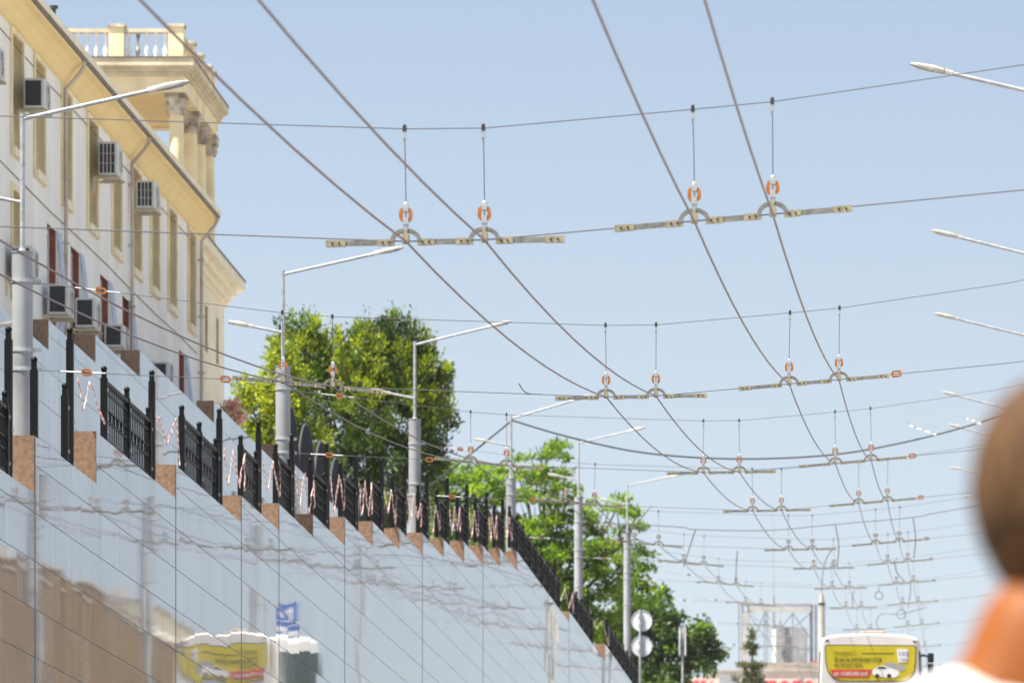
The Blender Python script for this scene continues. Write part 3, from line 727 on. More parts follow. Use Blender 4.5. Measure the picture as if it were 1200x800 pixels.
fm.add([(-9, 60, 6.5), (-9, 130.2, 6.5), (-9, 130.2, 18.16), (-9, 60, 18.16)], [(0, 1, 2, 3)])
obj('wall', fm, M_FACADE, bld, local=True)
def window(r, m, depth=.16, trim=True, grille=False):
    a, b, c, d = r
    mb = MB().add([(0, a, c), (-depth, a, c), (-depth, a, d), (0, a, d)], [(0, 1, 2, 3)]).add([(0, b, c), (-depth, b, c), (-depth, b, d), (0, b, d)], [(0, 1, 2, 3)])
    mb.add([(0, a, c), (0, b, c), (-depth, b, c), (-depth, a, c)], [(0, 1, 2, 3)]).add([(0, a, d), (0, b, d), (-depth, b, d), (-depth, a, d)], [(0, 1, 2, 3)])
    wo = obj('window', mb, m, bld, local=True)
    pm = MB().box(-depth - .03, -depth, a, b, c, d); obj('pane', pm, M_GLASS, wo, local=True)
    ym = (a + b) / 2
    fr = MB().box(-depth + .003, -depth + .04, a + .003, a + .07, c + .003, d - .003).box(-depth + .003, -depth + .04, b - .07, b - .003, c + .003, d - .003).box(-depth + .003, -depth + .035, ym - .03, ym + .03, c + .003, d - .003)
    fr.box(-depth + .003, -depth + .04, a + .07, b - .07, d - .07, d - .003).box(-depth + .003, -depth + .04, a + .07, b - .07, c + .003, c + .07)
    obj('frame', fr, M_WHITE, wo, local=True)
    if trim:
        tb = MB().box(.002, .035, a - .12, a - .003, c - .14, d + .10).box(.002, .035, b + .003, b + .10, c - .14, d + .10).box(.002, .035, a - .003, b + .003, d + .003, d + .10)
        obj('surround', tb, M_YELP, wo, local=True)
        obj('sill', MB().box(.001, .075, a - .003, b + .003, c - .14, c - .004), M_CREAM, wo, local=True)
    if grille:
        gb = MB()
        for k in range(9):
            y = b + .03 + .055 * k
            prof = [(.012, y, c - .02), (.05, y, c + .1), (.12, y, c + .45), (.10, y, c + .9), (.05, y, d - .25), (.012, y, d + .02)]
            gb.tube(prof, .012, 5)
        for zz, xx in ((c + .1, .05), (c + .45, .12), (c + .9, .10), (d - .25, .05)): gb.tube([(xx, b + .01, zz), (xx, b + .49, zz)], .012, 5)
        obj('grille', gb, M_GRILL, wo, local=True)
    return wo
for r in ups: window(r, M_REV)
for r in lows: window(r, M_REDBR, .15, False, True)
for r in plain: window(r, M_REV)
EA, EB = 60, 129.95
obj('eave', MB().prism([(.004, 17.78), (.05, 17.80), (.10, 17.86), (.17, 17.97), (.26, 18.06), (.35, 18.10), (.35, 18.20), (-.3, 18.20), (-.3, 18.17), (.004, 18.17)], 'xz', EA, EB), M_YEL, bld, local=True)
obj('gutter', MB().prism([(.353, 18.15), (.375, 18.155), (.39, 18.18), (.39, 18.215), (.353, 18.215)], 'xz', EA, EB), M_GUT, bld, local=True)
obj('fascia', MB().prism([(.20, 18.22), (.40, 18.22), (.41, 18.32), (.20, 18.37)], 'xz', EA, EB + .05), M_CREAM, bld, local=True)
rf = obj('roof', MB().prism([(.19, 18.23), (-4.4, 20.0), (-9.3, 18.23)], 'xz', EA, EB), M_ROOF, bld, local=True)
vp = P(63, 22, 108.5); vl = (-(vp.x - (BX0 + 108.5 * .008)))
obj('vent_pipe', MB().tube([(-vl, 108.5, 18.2), (-vl, 108.5, 18.61)], .035, 8).tube([(-vl, 108.5, 18.61), (-vl, 108.5, 18.66)], .07, 8), M_ACD, rf, local=True)
for (y, zb) in ((110.9, 13.2), (119.3, 12.2), (129.55, 12.2)):
    pts = [(.39, y - .1, 18.12), (.39, y - .1, 18.05), (.30, y, 17.94), (.16, y, 17.78), (.07, y, 17.68), (.07, y, 17.5), (.07, y, zb)]
    dp = obj('downpipe', MB().tube(pts, .034, 8), M_PIPE, bld, local=True, smooth=True)
    cb = MB()
    for zz in (17.3, 16.2, 15.1, 14.0): cb.box(.002, .13, y - .06, y + .06, zz - .015, zz + .015)
    obj('pipe_clip', cb, M_PIPE, dp, local=True)
for zc in (15.45, 17.53):
    obj('wall_cable', MB().tube([(.012, 62, zc + .03)] + [(.012, 62 + 3.4 * k, zc + .02 * math.sin(k * 1.7)) for k in range(1, 20)] + [(.012, 129.3, zc)], .008, 5), M_GUT, bld, local=True)
obj('plinth', MB().box(.003, .06, 60, 130.2, 6.5, 12.9), M_CONC, bld, local=True)

# ------------------------------------------------------------------ air conditioners (hung on the facade)
def aircon(y, z, label, h=.48, bars=False, w=.33):
    rt = broot('air_conditioner', y, .0, z, label, 'air conditioner', 'air conditioners hung on the facade')
    x0, x1, L = .10, .10 + w, .76
    obj('casing', MB().box(x0, x1, 0, L, 0, h), M_AC, rt, local=True, bevel=.015)
    sd_ = MB().box(x0 + .03, x1 - .045, -.004, .002, .04, h - .04); sp_ = obj('side_panel', sd_, M_ACD, rt, local=True)
    if bars:
        bb = MB()
        for k in range(1, 4): xk = x0 + .03 + (w - .075) * k / 4; bb.box(xk - .008, xk + .008, -.010, -.005, .04, h - .04)
        for k in range(1, 3): zk = .04 + (h - .08) * k / 3; bb.box(x0 + .03, x1 - .045, -.009, -.0055, zk - .004, zk + .004)
        obj('louvre', bb, M_AC, sp_, local=True)
    fg = MB()
    for rr in (.06, .12, .17, .2):
        fg.tube([(x1 + .006, .48 + rr * math.cos(q), h / 2 + rr * math.sin(q)) for q in [2 * math.pi * k / 20 for k in range(21)]], .006, 4)
    fo = obj('fan_disc', MB().tube([(x1 + .001, .48, h / 2), (x1 + .004, .48, h / 2)], .2, 20), M_ACD, rt, local=True)
    obj('fan_guard', fg, M_AC, fo, local=True)
    br = MB()
    for yy in (.06, .62): br.box(.003, x1 + .04, yy, yy + .05, -.05, -.006).box(.003, .03, yy, yy + .05, -.3, -.05)
    br.box(.003, .03, .11, .62, -.05, -.02)
    obj('bracket', br, M_CORN, rt, local=True)
    obj('pipework', MB().tube([(x0 + .05, .7, .1), (x0 + .05, L + .1, .08), (.03, L + .18, .1), (.01, L + .3, .5)], .02, 6), M_GRILL, rt, local=True)
aircon(101.0, 16.32, 'white air conditioner cut by the left edge of the photo, high on the facade')
aircon(105.9, 16.58, 'air conditioner with a black side just right of the lamp arm root, below the eave')
aircon(114.6, 16.78, 'air conditioner with a barred dark side beside the fourth tall window', .58, True)
aircon(119.6, 16.92, 'highest-standing grey barred air conditioner under the eave near the second downpipe', .50, True)
aircon(104.6, 13.72, 'air conditioner with a dark side beside the top of the nearest lamp pole')
aircon(108.6, 13.62, 'air conditioner below the first red-brown window, above the brown wall block', .5)
aircon(111.8, 13.80, 'air conditioner with a large black side between the red-brown windows', .5)
aircon(115.4, 13.9, 'small air conditioner low beside the third downpiped red-brown window', .4)
aircon(121.6, 14.02, 'lone air conditioner low on the wall near the far red-brown window', .36)

# ------------------------------------------------------------------ tower wing with loggia
tw = empty('tower_building', (-18, 138, terr_z(138)), 'pale yellow wing with a columned roof loggia and balustrade rising behind the white building', 'building')
WXF = -16.2
wy = MB()
slits = [(143.0, 143.55, 17.15, 18.15), (145.2, 145.7, 17.15, 18.15)]
ys = sorted({132, 146.8} | {r[0] for r in slits} | {r[1] for r in slits}); zs = sorted({6.5, 18.9} | {r[2] for r in slits} | {r[3] for r in slits})
for a, b in zip(ys[:-1], ys[1:]):
    for c, d in zip(zs[:-1], zs[1:]):
        if any(r[0] < (a + b) / 2 < r[1] and r[2] < (c + d) / 2 < r[3] for r in slits): continue
        wy.add([(WXF, a, CZ + c), (WXF, b, CZ + c), (WXF, b, CZ + d), (WXF, a, CZ + d)], [(0, 1, 2, 3)])
wy.add([(WXF, 146.8, CZ + 6.5), (-24, 146.8, CZ + 6.5), (-24, 146.8, CZ + 18.9), (WXF, 146.8, CZ + 18.9)], [(0, 1, 2, 3)])
wy.add([(WXF, 132, CZ + 6.5), (-24, 132, CZ + 6.5), (-24, 132, CZ + 18.9), (WXF, 132, CZ + 18.9)], [(0, 1, 2, 3)])
obj('wall', wy, M_CREAM, tw)
for (a, b, c, d) in slits:
    sb = MB(); x0, x1 = WXF - .12, WXF
    for yy in (a, b): sb.add([(x0, yy, CZ + c), (x1, yy, CZ + c), (x1, yy, CZ + d), (x0, yy, CZ + d)], [(0, 1, 2, 3)])
    for zz in (c, d): sb.add([(x0, a, CZ + zz), (x1, a, CZ + zz), (x1, b, CZ + zz), (x0, b, CZ + zz)], [(0, 1, 2, 3)])
    so_ = obj('window', sb, M_REV, tw); obj('pane', MB().box(x0 - .03, x0, a, b, CZ + c, CZ + d), M_GLASS, so_)
cn = MB()
for (c, d, e) in ((18.55, 18.66, .06), (18.66, 18.80, .14), (18.80, 18.95, .26), (18.95, 19.16, .42)):
    cn.box(-24, WXF + e, 132 - e, 146.8 + e, CZ + c, CZ + d - .003)
obj('cornice', cn, M_CREAM, tw); obj('cornice_flashing', MB().box(-24, WXF + .44, 132 - .44, 146.8 + .44, CZ + 19.16, CZ + 19.20), M_GUT, tw)
TX, TY0, TY1, TXL = -16.0, 137.6, 143.9, -20.6
ar = MB().box(TXL, TX, TY0, TY0 + .42, CZ + 21.87, CZ + 22.2).box(TXL, TX, TY1 - .42, TY1, CZ + 22.03, CZ + 22.2).box(TX - .42, TX, TY0 + .42, TY1 - .42, CZ + 21.87, CZ + 22.2).box(TXL, TXL + .42, TY0 + .42, TY1 - .42, CZ + 21.87, CZ + 22.2)
obj('frieze', ar, M_YELP, tw)
obj('ceiling', MB().box(TXL + .42, TX - .42, TY0 + .42, TY1 - .42, CZ + 22.06, CZ + 22.19), M_YEL, tw)
cn = MB()
for (c, d, e) in ((22.2, 22.29, .05), (22.29, 22.36, .09), (22.36, 22.40, .15), (22.40, 22.56, .19)):
    cn.box(TXL - e, TX + e, TY0 - e, TY1 + e, CZ + c, CZ + d - .002)
co_ = obj('cornice', cn, M_CORN, tw)
obj('cornice_flashing', MB().box(TXL - .21, TX + .21, TY0 - .21, TY1 + .21, CZ + 22.56, CZ + 22.585), M_GUT, tw)
for (x, y) in ((TX - .21, TY0 + .28), (TX - .21, 140.35), (TX - .21, 141.95), (TX - .21, TY1 - .28), (TXL + .25, TY0 + .28), (TXL + .25, TY1 - .28)):
    cs = MB().tube([(x, y, CZ + 19.2), (x, y, CZ + 19.4)], .24, 16).tube([(x, y, CZ + 19.4), (x, y, CZ + 20.3), (x, y, CZ + 21.42)], [.165, .165, .145], 20)
    c1 = obj('column', cs, M_YELP, tw, smooth=True)
    cp = MB().tube([(x, y, CZ + 21.42), (x, y, CZ + 21.47), (x, y, CZ + 21.6), (x, y, CZ + 21.72), (x, y, CZ + 21.78)], [.17, .20, .19, .24, .27], 14)
    cp.box(x - .22, x + .22, y - .22, y + .22, CZ + 21.78, CZ + 21.868)
    for k in range(10):
        q = 2 * math.pi * k / 10
        for (zz, rr) in ((21.55, .175), (21.68, .205)):
            cp.tube([(x + (rr - .03) * math.cos(q), y + (rr - .03) * math.sin(q), CZ + zz - .1), (x + rr * math.cos(q), y + rr * math.sin(q), CZ + zz), (x + (rr + .05) * math.cos(q), y + (rr + .05) * math.sin(q), CZ + zz - .02)], [.025, .035, .012], 5)
    obj('capital', cp, M_STAIN, c1)
zb = CZ + 22.585
pp = [(-17.6, 137.72), (-19.4, 137.72), (-16.36, 137.72), (-16.36, 139.9), (-16.36, 141.4), (-16.36, 142.9), (-16.36, 143.7)]
for (x, y) in pp:
    w_ = .31 if y < 138 else .28
    po = obj('balustrade_pier', MB().box(x, x + w_, y, y + w_, zb, zb + .66), M_YELP, tw)
    obj('pier_cap', MB().box(x - .03, x + w_ + .03, y - .03, y + w_ + .03, zb + .662, zb + .73), M_STAIN, po)
for (a, b) in ((-20.6, -19.4), (-19.09, -17.6), (-17.29, -16.36)):
    obj('balustrade_rail', MB().box(a + .003, b - .003, 137.78, 137.96, zb + .56, zb + .64), M_CORN, tw)
    n = max(2, int((b - a) / .17)); prof = [(.0, .045), (.05, .045), (.09, .03), (.18, .055), (.30, .03), (.42, .025), (.50, .045), (.56, .045)]
    for k in range(n):
        x = a + (b - a) * (k + .5) / n
        obj('baluster', MB().tube([(x, 137.87, zb + h) for h, r in prof], [r for h, r in prof], 8), M_STAIN if k == 1 else M_WHITE, tw, smooth=True)
obj('balustrade_rail', MB().box(-16.30, -16.14, 138.04, 143.7, zb + .56, zb + .64), M_CORN, tw)

# ------------------------------------------------------------------ trees
def leaves(clumps, n_per, size, m, name, parent, up=0., flat=1., aspect=2.0, droop=0.):
    cs = np.array([c[:3] for c in clumps]); rs = np.array([c[3] for c in clumps]); K = len(clumps); N = K * n_per
    ctr = np.repeat(cs, n_per, 0); rad = np.repeat(rs, n_per)
    dv = RNG.normal(size=(N, 3)); dv /= np.linalg.norm(dv, axis=1)[:, None]
    rr = RNG.random(N) ** .5
    off = dv * (rad * rr)[:, None]; off[:, 2] *= flat
    if up: off[:, 2] += np.abs(RNG.normal(size=N)) * rad * up
    p = ctr + off
    ax = RNG.normal(size=(N, 3)) * .7 + dv * .9; ax[:, 2] += up * 1.8 - droop; ax /= np.linalg.norm(ax, axis=1)[:, None]
    sd_ = np.cross(ax, RNG.normal(size=(N, 3))); sd_ /= np.linalg.norm(sd_, axis=1)[:, None] + 1e-9
    L = size * (.6 + .8 * RNG.random(N)); Wd = L / aspect
    a = p; b = p + ax * (L * .5)[:, None] + sd_ * (Wd * .5)[:, None]; c = p + ax * L[:, None]; d = p + ax * (L * .5)[:, None] - sd_ * (Wd * .5)[:, None]
    V = np.stack([a, b, c, d], 1).reshape(-1, 3)
    if parent is not None: V = V - np.array(worldloc(parent))
    me = bpy.data.meshes.new(name); me.vertices.add(4 * N); me.vertices.foreach_set('co', V.ravel().astype(np.float32))
    me.loops.add(4 * N); me.loops.foreach_set('vertex_index', np.arange(4 * N, dtype=np.int32))
    me.polygons.add(N); me.polygons.foreach_set('loop_start', np.arange(0, 4 * N, 4, dtype=np.int32)); me.polygons.foreach_set('loop_total', np.full(N, 4, dtype=np.int32))
    me.update(); me.validate(); me.materials.append(m)
    o = bpy.data.objects.new(name, me); COL.objects.link(o); o.parent = parent; return o
def blob_clumps(blobs, d, per_area, crad, shell=.55, depth=1.0, flatten=1.):
    out = []
    for (x, y, rx, ry) in blobs:
        c = P(x, y, d); ax, az = rx * d / F, ry * d / F; ay = ax * depth
        n = max(3, int(per_area * rx * ry / 1000))
        for _ in range(n):
            v = RNG.normal(size=3); v /= np.linalg.norm(v); q = shell + (1 - shell) * RNG.random()
            if RNG.random() < .25: q *= RNG.random()
            out.append((c.x + v[0] * ax * q, c.y + v[1] * ay * q, c.z + v[2] * az * q, crad * (.6 + .8 * RNG.random())))
    return out
def trunk_limbs(rt, base, fork, ends, r, sub=0):
    b, f = Vector(base), Vector(fork)
    mb = MB().tube([b, b.lerp(f, .5) + Vector((random.uniform(-.08, .08), random.uniform(-.08, .08), 0)), f], [r * 1.25, r, r * .8], 10)
    obj('trunk', mb, M_BARK, rt, smooth=True)
    lb = MB()
    for e in ends:
        e = Vector(e); m_ = f.lerp(e, .5) + Vector((random.uniform(-.15, .15), random.uniform(-.15, .15), -.12))
        lb.tube([f + Vector((0, 0, -.1)), m_, e], [r * .5, r * .32, r * .1], 6)
        for _ in range(sub):
            t = e + Vector((random.uniform(-.8, .8), random.uniform(-.8, .8), random.uniform(-.2, .5)))
            lb.tube([m_.lerp(e, random.random()), t], [r * .18, r * .05], 5)
    obj('limbs', lb, M_BARK, rt, smooth=True)
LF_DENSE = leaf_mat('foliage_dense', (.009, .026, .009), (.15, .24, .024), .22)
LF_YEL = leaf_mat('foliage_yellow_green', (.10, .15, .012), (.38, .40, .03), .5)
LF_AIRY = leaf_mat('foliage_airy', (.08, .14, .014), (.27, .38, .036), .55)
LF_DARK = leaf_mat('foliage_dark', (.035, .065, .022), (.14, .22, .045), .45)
LF_CON = leaf_mat('foliage_conifer', (.04, .055, .02), (.14, .15, .06), .3)
LF_PINK = leaf_mat('pink_petals', (.75, .38, .36), (.88, .62, .58), .08)

DT = 163
t1 = empty('dense_tree', P(440, 690, DT), 'dense dark green tree with yellow-green upright tips, left of centre behind the lamp poles', 'tree')
t1.location.z = terr_z(DT) - .05
B1 = [(352, 415, 34, 38), (415, 425, 46, 44), (462, 420, 42, 44), (497, 455, 36, 48), (445, 470, 60, 56), (505, 500, 28, 40), (385, 470, 42, 50), (440, 540, 62, 50), (490, 550, 34, 40), (400, 560, 45, 45), (345, 455, 24, 34), (440, 600, 60, 40)]
cl = blob_clumps(B1, DT, 23, .21, .66)
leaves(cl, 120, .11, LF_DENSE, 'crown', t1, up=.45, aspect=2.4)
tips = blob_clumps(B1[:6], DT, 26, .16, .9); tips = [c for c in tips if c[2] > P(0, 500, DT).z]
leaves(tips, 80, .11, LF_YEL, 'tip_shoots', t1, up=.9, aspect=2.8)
trunk_limbs(t1, t1.location, P(440, 620, DT), [P(x, y, DT) for x, y, a, b in B1], .17)
t2 = empty('leafy_tree', P(315, 690, 157), 'yellow-green bushy tree beside the end of the yellow building, behind the second lamp pole', 'tree')
t2.location.z = terr_z(157) - .05
B2 = [(330, 430, 28, 38), (312, 470, 36, 32), (300, 505, 32, 34), (335, 500, 32, 38), (320, 545, 40, 35), (362, 520, 26, 34), (290, 460, 16, 16)]
leaves(blob_clumps(B2, 157, 30, .18, .45), 60, .12, LF_YEL, 'crown', t2, up=.3, aspect=2.2)
trunk_limbs(t2, t2.location, P(318, 560, 157), [P(x, y, 157) for x, y, a, b in B2], .09, 1)
fl = empty('flowering_shrub', P(272, 560, 134), 'small pink-flowered oleander just right of the yellow wing', 'shrub'); fl.location.z = terr_z(134) - .05
BF = [(272, 482, 12, 12), (268, 505, 14, 16), (280, 530, 16, 20), (272, 560, 16, 20)]
leaves(blob_clumps(BF, 134, 60, .12, .3), 30, .1, LF_YEL, 'foliage', fl, aspect=3)
leaves(blob_clumps([(270, 478, 9, 9), (276, 490, 8, 8)], 134, 160, .1, .3), 28, .08, LF_PINK, 'blossom', fl, aspect=1.3)
b_ = fl.location; st = MB()
for k in range(5): st.tube([b_ + Vector((.05 * k - .1, 0, 0)), P(264 + 4 * k, 520, 134), P(266 + 3 * k, 480, 134)], [.03, .02, .006], 6)
obj('stems', st, M_BARK, fl)

def layered(blobs, d, n_cl, crad):
    out = []
    for (x, y, rx, ry) in blobs:
        c = P(x, y, d); ax, az = rx * d / F, ry * d / F
        L_ = max(2, int(ry / 6))
        for l in range(L_):
            zl = c.z + az * (2 * (l + .5) / L_ - 1) + RNG.normal() * .08
            w_ = ax * math.sqrt(max(.15, 1 - ((zl - c.z) / (az + .01)) ** 2))
            ofx = RNG.normal() * ax * .15
            for _ in range(max(3, int(n_cl * w_ * w_))):
                q = math.sqrt(RNG.random()); th = RNG.random() * 2 * math.pi
                out.append((c.x + ofx + w_ * q * math.cos(th), c.y + w_ * q * math.sin(th), zl - .25 * q * q * w_ * .6, crad * (.6 + .8 * RNG.random())))
    return out
D2 = 205
t3 = empty('locust_tree', P(630, 770, D2), 'tall airy light green tree in layered sprays behind the lamp poles, right of centre', 'tree')
t3.location.z = P(630, 800, D2).z - .4
B3 = [(513, 562, 26, 18), (540, 545, 32, 14), (505, 590, 24, 24), (522, 592, 30, 20), (575, 556, 42, 16), (590, 604, 52, 26), (520, 625, 30, 24), (640, 525, 34, 14), (610, 548, 44, 18), (655, 560, 40, 16), (562, 575, 50, 26), (620, 590, 52, 22), (540, 606, 46, 28), (668, 600, 40, 20), (726, 590, 34, 13), (745, 608, 24, 10), (600, 632, 60, 30), (655, 645, 55, 30), (712, 640, 46, 24), (555, 650, 40, 34), (640, 690, 70, 36), (705, 690, 46, 34), (748, 652, 20, 16), (640, 735, 66, 36), (715, 740, 34, 34), (684, 620, 22, 10)]
leaves(layered(B3, D2, 8.5, .24), 60, .15, LF_AIRY, 'crown', t3, flat=.42, aspect=2.4, droop=.45)
trunk_limbs(t3, t3.location, P(640, 740, D2), [P(x, y, D2) for x, y, a, b in B3], .2, 2)
t4 = empty('broadleaf_tree', P(770, 800, 240), 'dark bushy tree low behind the round signs, lowest in the row of trees', 'tree'); t4.location.z = road_z(240) - .05
B4 = [(742, 690, 30, 26), (760, 712, 34, 24), (738, 740, 36, 34), (780, 740, 38, 26), (812, 748, 26, 24), (770, 775, 44, 34), (820, 780, 24, 26), (835, 752, 14, 9), (840, 765, 8, 8), (735, 780, 36, 30), (770, 810, 50, 30)]
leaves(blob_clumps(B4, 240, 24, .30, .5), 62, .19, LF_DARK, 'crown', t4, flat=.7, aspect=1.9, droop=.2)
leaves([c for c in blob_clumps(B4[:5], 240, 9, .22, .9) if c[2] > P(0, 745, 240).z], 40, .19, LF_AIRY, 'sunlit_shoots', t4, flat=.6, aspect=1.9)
trunk_limbs(t4, t4.location, P(770, 800, 240), [P(x, y, 240) for x, y, a, b in B4], .16, 2)
t5 = empty('young_conifer', P(881, 820, 262), 'thin sparse young conifer standing before the pinkish building', 'tree'); t5.location.z = road_z(262) - .05
tops = P(881, 736, 262); c5 = []
for (yy, w_) in ((738, 1.5), (745, 3), (755, 7), (757, 9), (764, 2.5), (778, 16), (781, 12), (788, 8), (794, 20), (799, 16), (808, 22), (815, 24)):
    for _ in range(int(3 + w_)):
        q = P(881 + RNG.uniform(-w_, w_), yy + RNG.normal() * 1.2, 262); c5.append((q.x, q.y + RNG.uniform(-w_, w_) * .03, q.z, .11))
leaves(c5, 26, .12, LF_CON, 'foliage', t5, flat=.6, aspect=3, droop=.3)
obj('trunk', MB().tube([t5.location, P(881, 780, 262), P(882, 760, 262), tops], [.07, .05, .035, .01], 7), M_BARK, t5)

# ------------------------------------------------------------------ signs
DS_ = 185; bx = P(750, 800, DS_).x
rs = empty('round_sign', (bx, DS_, road_z(DS_) - .01), 'pair of round road signs seen from their pale backs on one thin post', 'road sign')
obj('post', MB().tube([(bx, DS_, road_z(DS_) - .02), (bx, DS_, P(0, 714, DS_).z)], .035, 10), M_GALV, rs, smooth=True)
for yy in (727, 756.5):
    c = P(752, yy, DS_); R = .295
    do = obj('sign_disc', MB().tube([(c.x, DS_ + .045, c.z), (c.x, DS_ + .065, c.z)], R, 32), M_SIGNB, rs)
    obj('rim', MB().tube([(c.x + (R - .006) * math.cos(q), DS_ + .042, c.z + (R - .006) * math.sin(q)) for q in [2 * math.pi * k / 32 for k in range(33)]], .012, 5), M_GALV, do)
    obj('bracket', MB().box(bx - .05, bx + .05, DS_ - .04, DS_ + .044, c.z + .10, c.z + .13).box(bx - .05, bx + .05, DS_ - .04, DS_ + .044, c.z - .13, c.z - .10), M_GALV, do)
es = empty('edge_on_sign', (P(800, 0, 200).x, 200, road_z(200) - .01), 'road sign seen edge-on as a slim white upright, right of the dark tree', 'road sign')
ex = P(800, 0, 200).x
obj('post', MB().tube([(ex, 200, road_z(200) - .02), (ex, 200, P(0, 735, 200).z)], .035, 8), M_GALV, es)
obj('sign_plate', MB().box(ex + .07, ex + .095, 200 - .36, 200 + .36, P(0, 768, 200).z, P(0, 735, 200).z), M_WHITE, es)
obj('sign_plate', MB().box(ex - .10, ex - .075, 200 - .36, 200 + .36, P(0, 768, 200).z, P(0, 735, 200).z), M_SIGNB, es)
# blue sign on the right pavement (the photo shows it mirrored in the granite)
db = 206; xb = 2.2
bs = empty('arrow_sign', (xb, db, road_z(db) + .15), 'two square blue signs with white arrows stacked on one post, mirrored in the granite wall', 'road sign')
obj('post', MB().tube([(xb, db + .05, road_z(db) + .15), (xb, db + .05, zrel(2.15, db))], .035, 8), M_GALV, bs)
for k, (zc, pts) in enumerate(((1.70, [(-.07, -.24), (.07, -.24), (.07, .05), (.17, .05), (0, .24), (-.17, .05), (-.07, .05)]), (1.02, [(-.22, -.2), (-.08, -.2), (-.08, .02), (.06, .02), (.06, -.08), (.24, .09), (.06, .26), (.06, .16), (-.22, .16)]))):
    z = zrel(zc, db)
    pl = obj('sign_plate', MB().box(xb - .33, xb + .33, db - .02, db + .01, z - .31, z + .31), M_BLUE, bs)
    obj('arrow', MB().prism([(xb + a, z + b) for a, b in pts], 'xz', db - .027, db - .022), M_WHITE, pl)
# tapered concrete post behind the bus
dc = 230; xc = P(963, 0, dc).x
cpst = empty('concrete_post', (xc, dc, road_z(dc)), 'tapered pale concrete post with a dark band just left of the bus roof', 'post')
obj('shaft', MB().tube([(xc, dc, road_z(dc)), (xc, dc, P(0, 708, dc).z), (xc, dc, P(0, 695, dc).z)], [.13, .115, .05], 14), M_CONC, cpst, smooth=True)
obj('band', MB().tube([(xc, dc, P(0, 708.5, dc).z), (xc, dc, P(0, 706, dc).z)], .125, 14), M_BOLT, cpst)

# ------------------------------------------------------------------ far building with roof frame
DB = 330
def Q(x, y, dd=0): return P(x, y, DB + dd)
fb = empty('commercial_building', (Q(880, 0).x, DB, road_z(DB) - .02), 'low pinkish building at the end of the street with red letters along its wall', 'building')
zb = road_z(DB) - .05
xL, xR = Q(800, 0).x, Q(1010, 0).x
obj('wall', MB().box(Q(826, 0).x, xR, DB, DB + 10, zb, Q(0, 786).z).box(xL, Q(826, 0).x - .003, DB + .02, DB + 9, zb, Q(0, 793).z), M_PINKW, fb)
obj('parapet', MB().box(Q(868, 0).x, xR, DB + .3, DB + 9, Q(0, 786).z + .002, Q(0, 775).z), M_STONEB, fb)
obj('coping', MB().box(Q(826, 0).x - .1, xR + .1, DB - .08, DB + .28, Q(0, 786).z + .002, Q(0, 785).z + .05), M_CONC, fb)
wn = obj('shutter', MB().box(Q(843, 0).x, Q(864, 0).x, DB - .05, DB - .003, Q(0, 830).z, Q(0, 789.5).z), M_GREYB, fb)
obj('window', MB().box(Q(935, 0).x, Q(940, 0).x, DB - .04, DB - .003, Q(0, 800).z, Q(0, 791).z), M_GREYB, fb)
for txt, x, w_ in (('СТЕРА', 793, 45), ('ПОГО', 896, 57)):
    me = text_mesh(txt, 1.35, M_RED2, .03); xs_ = [v.co.x for v in me.vertices]; k = (w_ * DB / F) / (max(xs_) - min(xs_))
    o = share('lettering', me, fb); o.rotation_euler = (math.pi / 2, 0, 0); o.scale = (k, 1, 1)
    tp = Q(x, 797.5); o.location = Vector((tp.x, DB - .14, tp.z - 1.35 * .73)) - fb.location
obj('cabin', MB().box(Q(908, 0).x, Q(943, 0).x, DB + 2, DB + 5, Q(0, 775).z, P(0, 735, DB + 2).z), M_GREYB, fb)
obj('cabin_side', MB().box(Q(903.5, 0).x, Q(908, 0).x - .003, DB + 2.1, DB + 5, Q(0, 775).z, P(0, 737, DB + 2).z), M_WHITE, fb)
M_FRAME = mat('frame_grey', (.17, .17, .19), .6, .1, .4, .1, 3); M_FRAMEP = mat('frame_panel', (.42, .41, .40), .7, 0, .3, .1, 2)
rfm = empty('roof_frame', (Q(912, 0).x, DB + 1, Q(0, 775).z), 'white lattice billboard frame standing on the roof of the pinkish building', 'billboard frame')
fr = MB(); z0_, z1_ = Q(0, 775.5).z, Q(0, 708).z; zm_ = Q(0, 716).z
def bar(x0, y0, x1, y1, r=.05, dd=1., dd2=None): fr.tube([P(x0, y0, DB + dd), P(x1, y1, DB + (dd if dd2 is None else dd2))], r * .65, 5)
for x in (870, 877): bar(x, 776, x, 708, .07)
for x in (896, 899, 929): bar(x, 776, x, 708, .035)
for x in (950, 956): bar(x, 776, x, 708, .09)
for y in (708.5, 716): bar(869, y, 957, y, .06)
for y in (745, 756): bar(877, y, 950, y, .03)
bar(877, 718, 896, 745, .03); bar(896, 718, 885, 745, .03); bar(929, 718, 912, 740, .03); bar(929, 718, 950, 748, .03); bar(899, 745, 912, 775, .03); bar(950, 718, 930, 735, .03); bar(950, 756, 936, 775, .03)
for x in (870, 956): bar(x, 709, x - 4, 707, .06, 1, 5); bar(x - 4, 776, x - 4, 707, .05, 5)
bar(866, 707, 952, 707, .05, 5)
obj('lattice', fr, M_FRAME, rfm)
obj('side_panel', MB().box(Q(869.3, 0).x, Q(877, 0).x, DB + .85, DB + .92, z0_, zm_), M_FRAMEP, rfm)
obj('top_panel', MB().box(Q(878, 0).x, Q(950, 0).x, DB + .86, DB + .9, zm_ + .04, z1_ - .04), M_FRAMEP, rfm)
am = empty('antenna_mast', (Q(906, 0).x, DB + 1.6, Q(0, 736).z), 'thin antenna mast above the grey roof cabin', 'antenna')
obj('mast', MB().tube([P(906, 736, DB + 1.6), P(906, 698, DB + 1.6)], .085, 8).tube([P(906, 698, DB + 1.6), P(905.5, 601, DB + 1.6)], [.035, .02], 6), M_GALV, am)
obj('stay', MB().tube([P(906, 735, DB + 1.6), P(906, 732, DB + 1.6)], .16, 8), M_GALV, am)
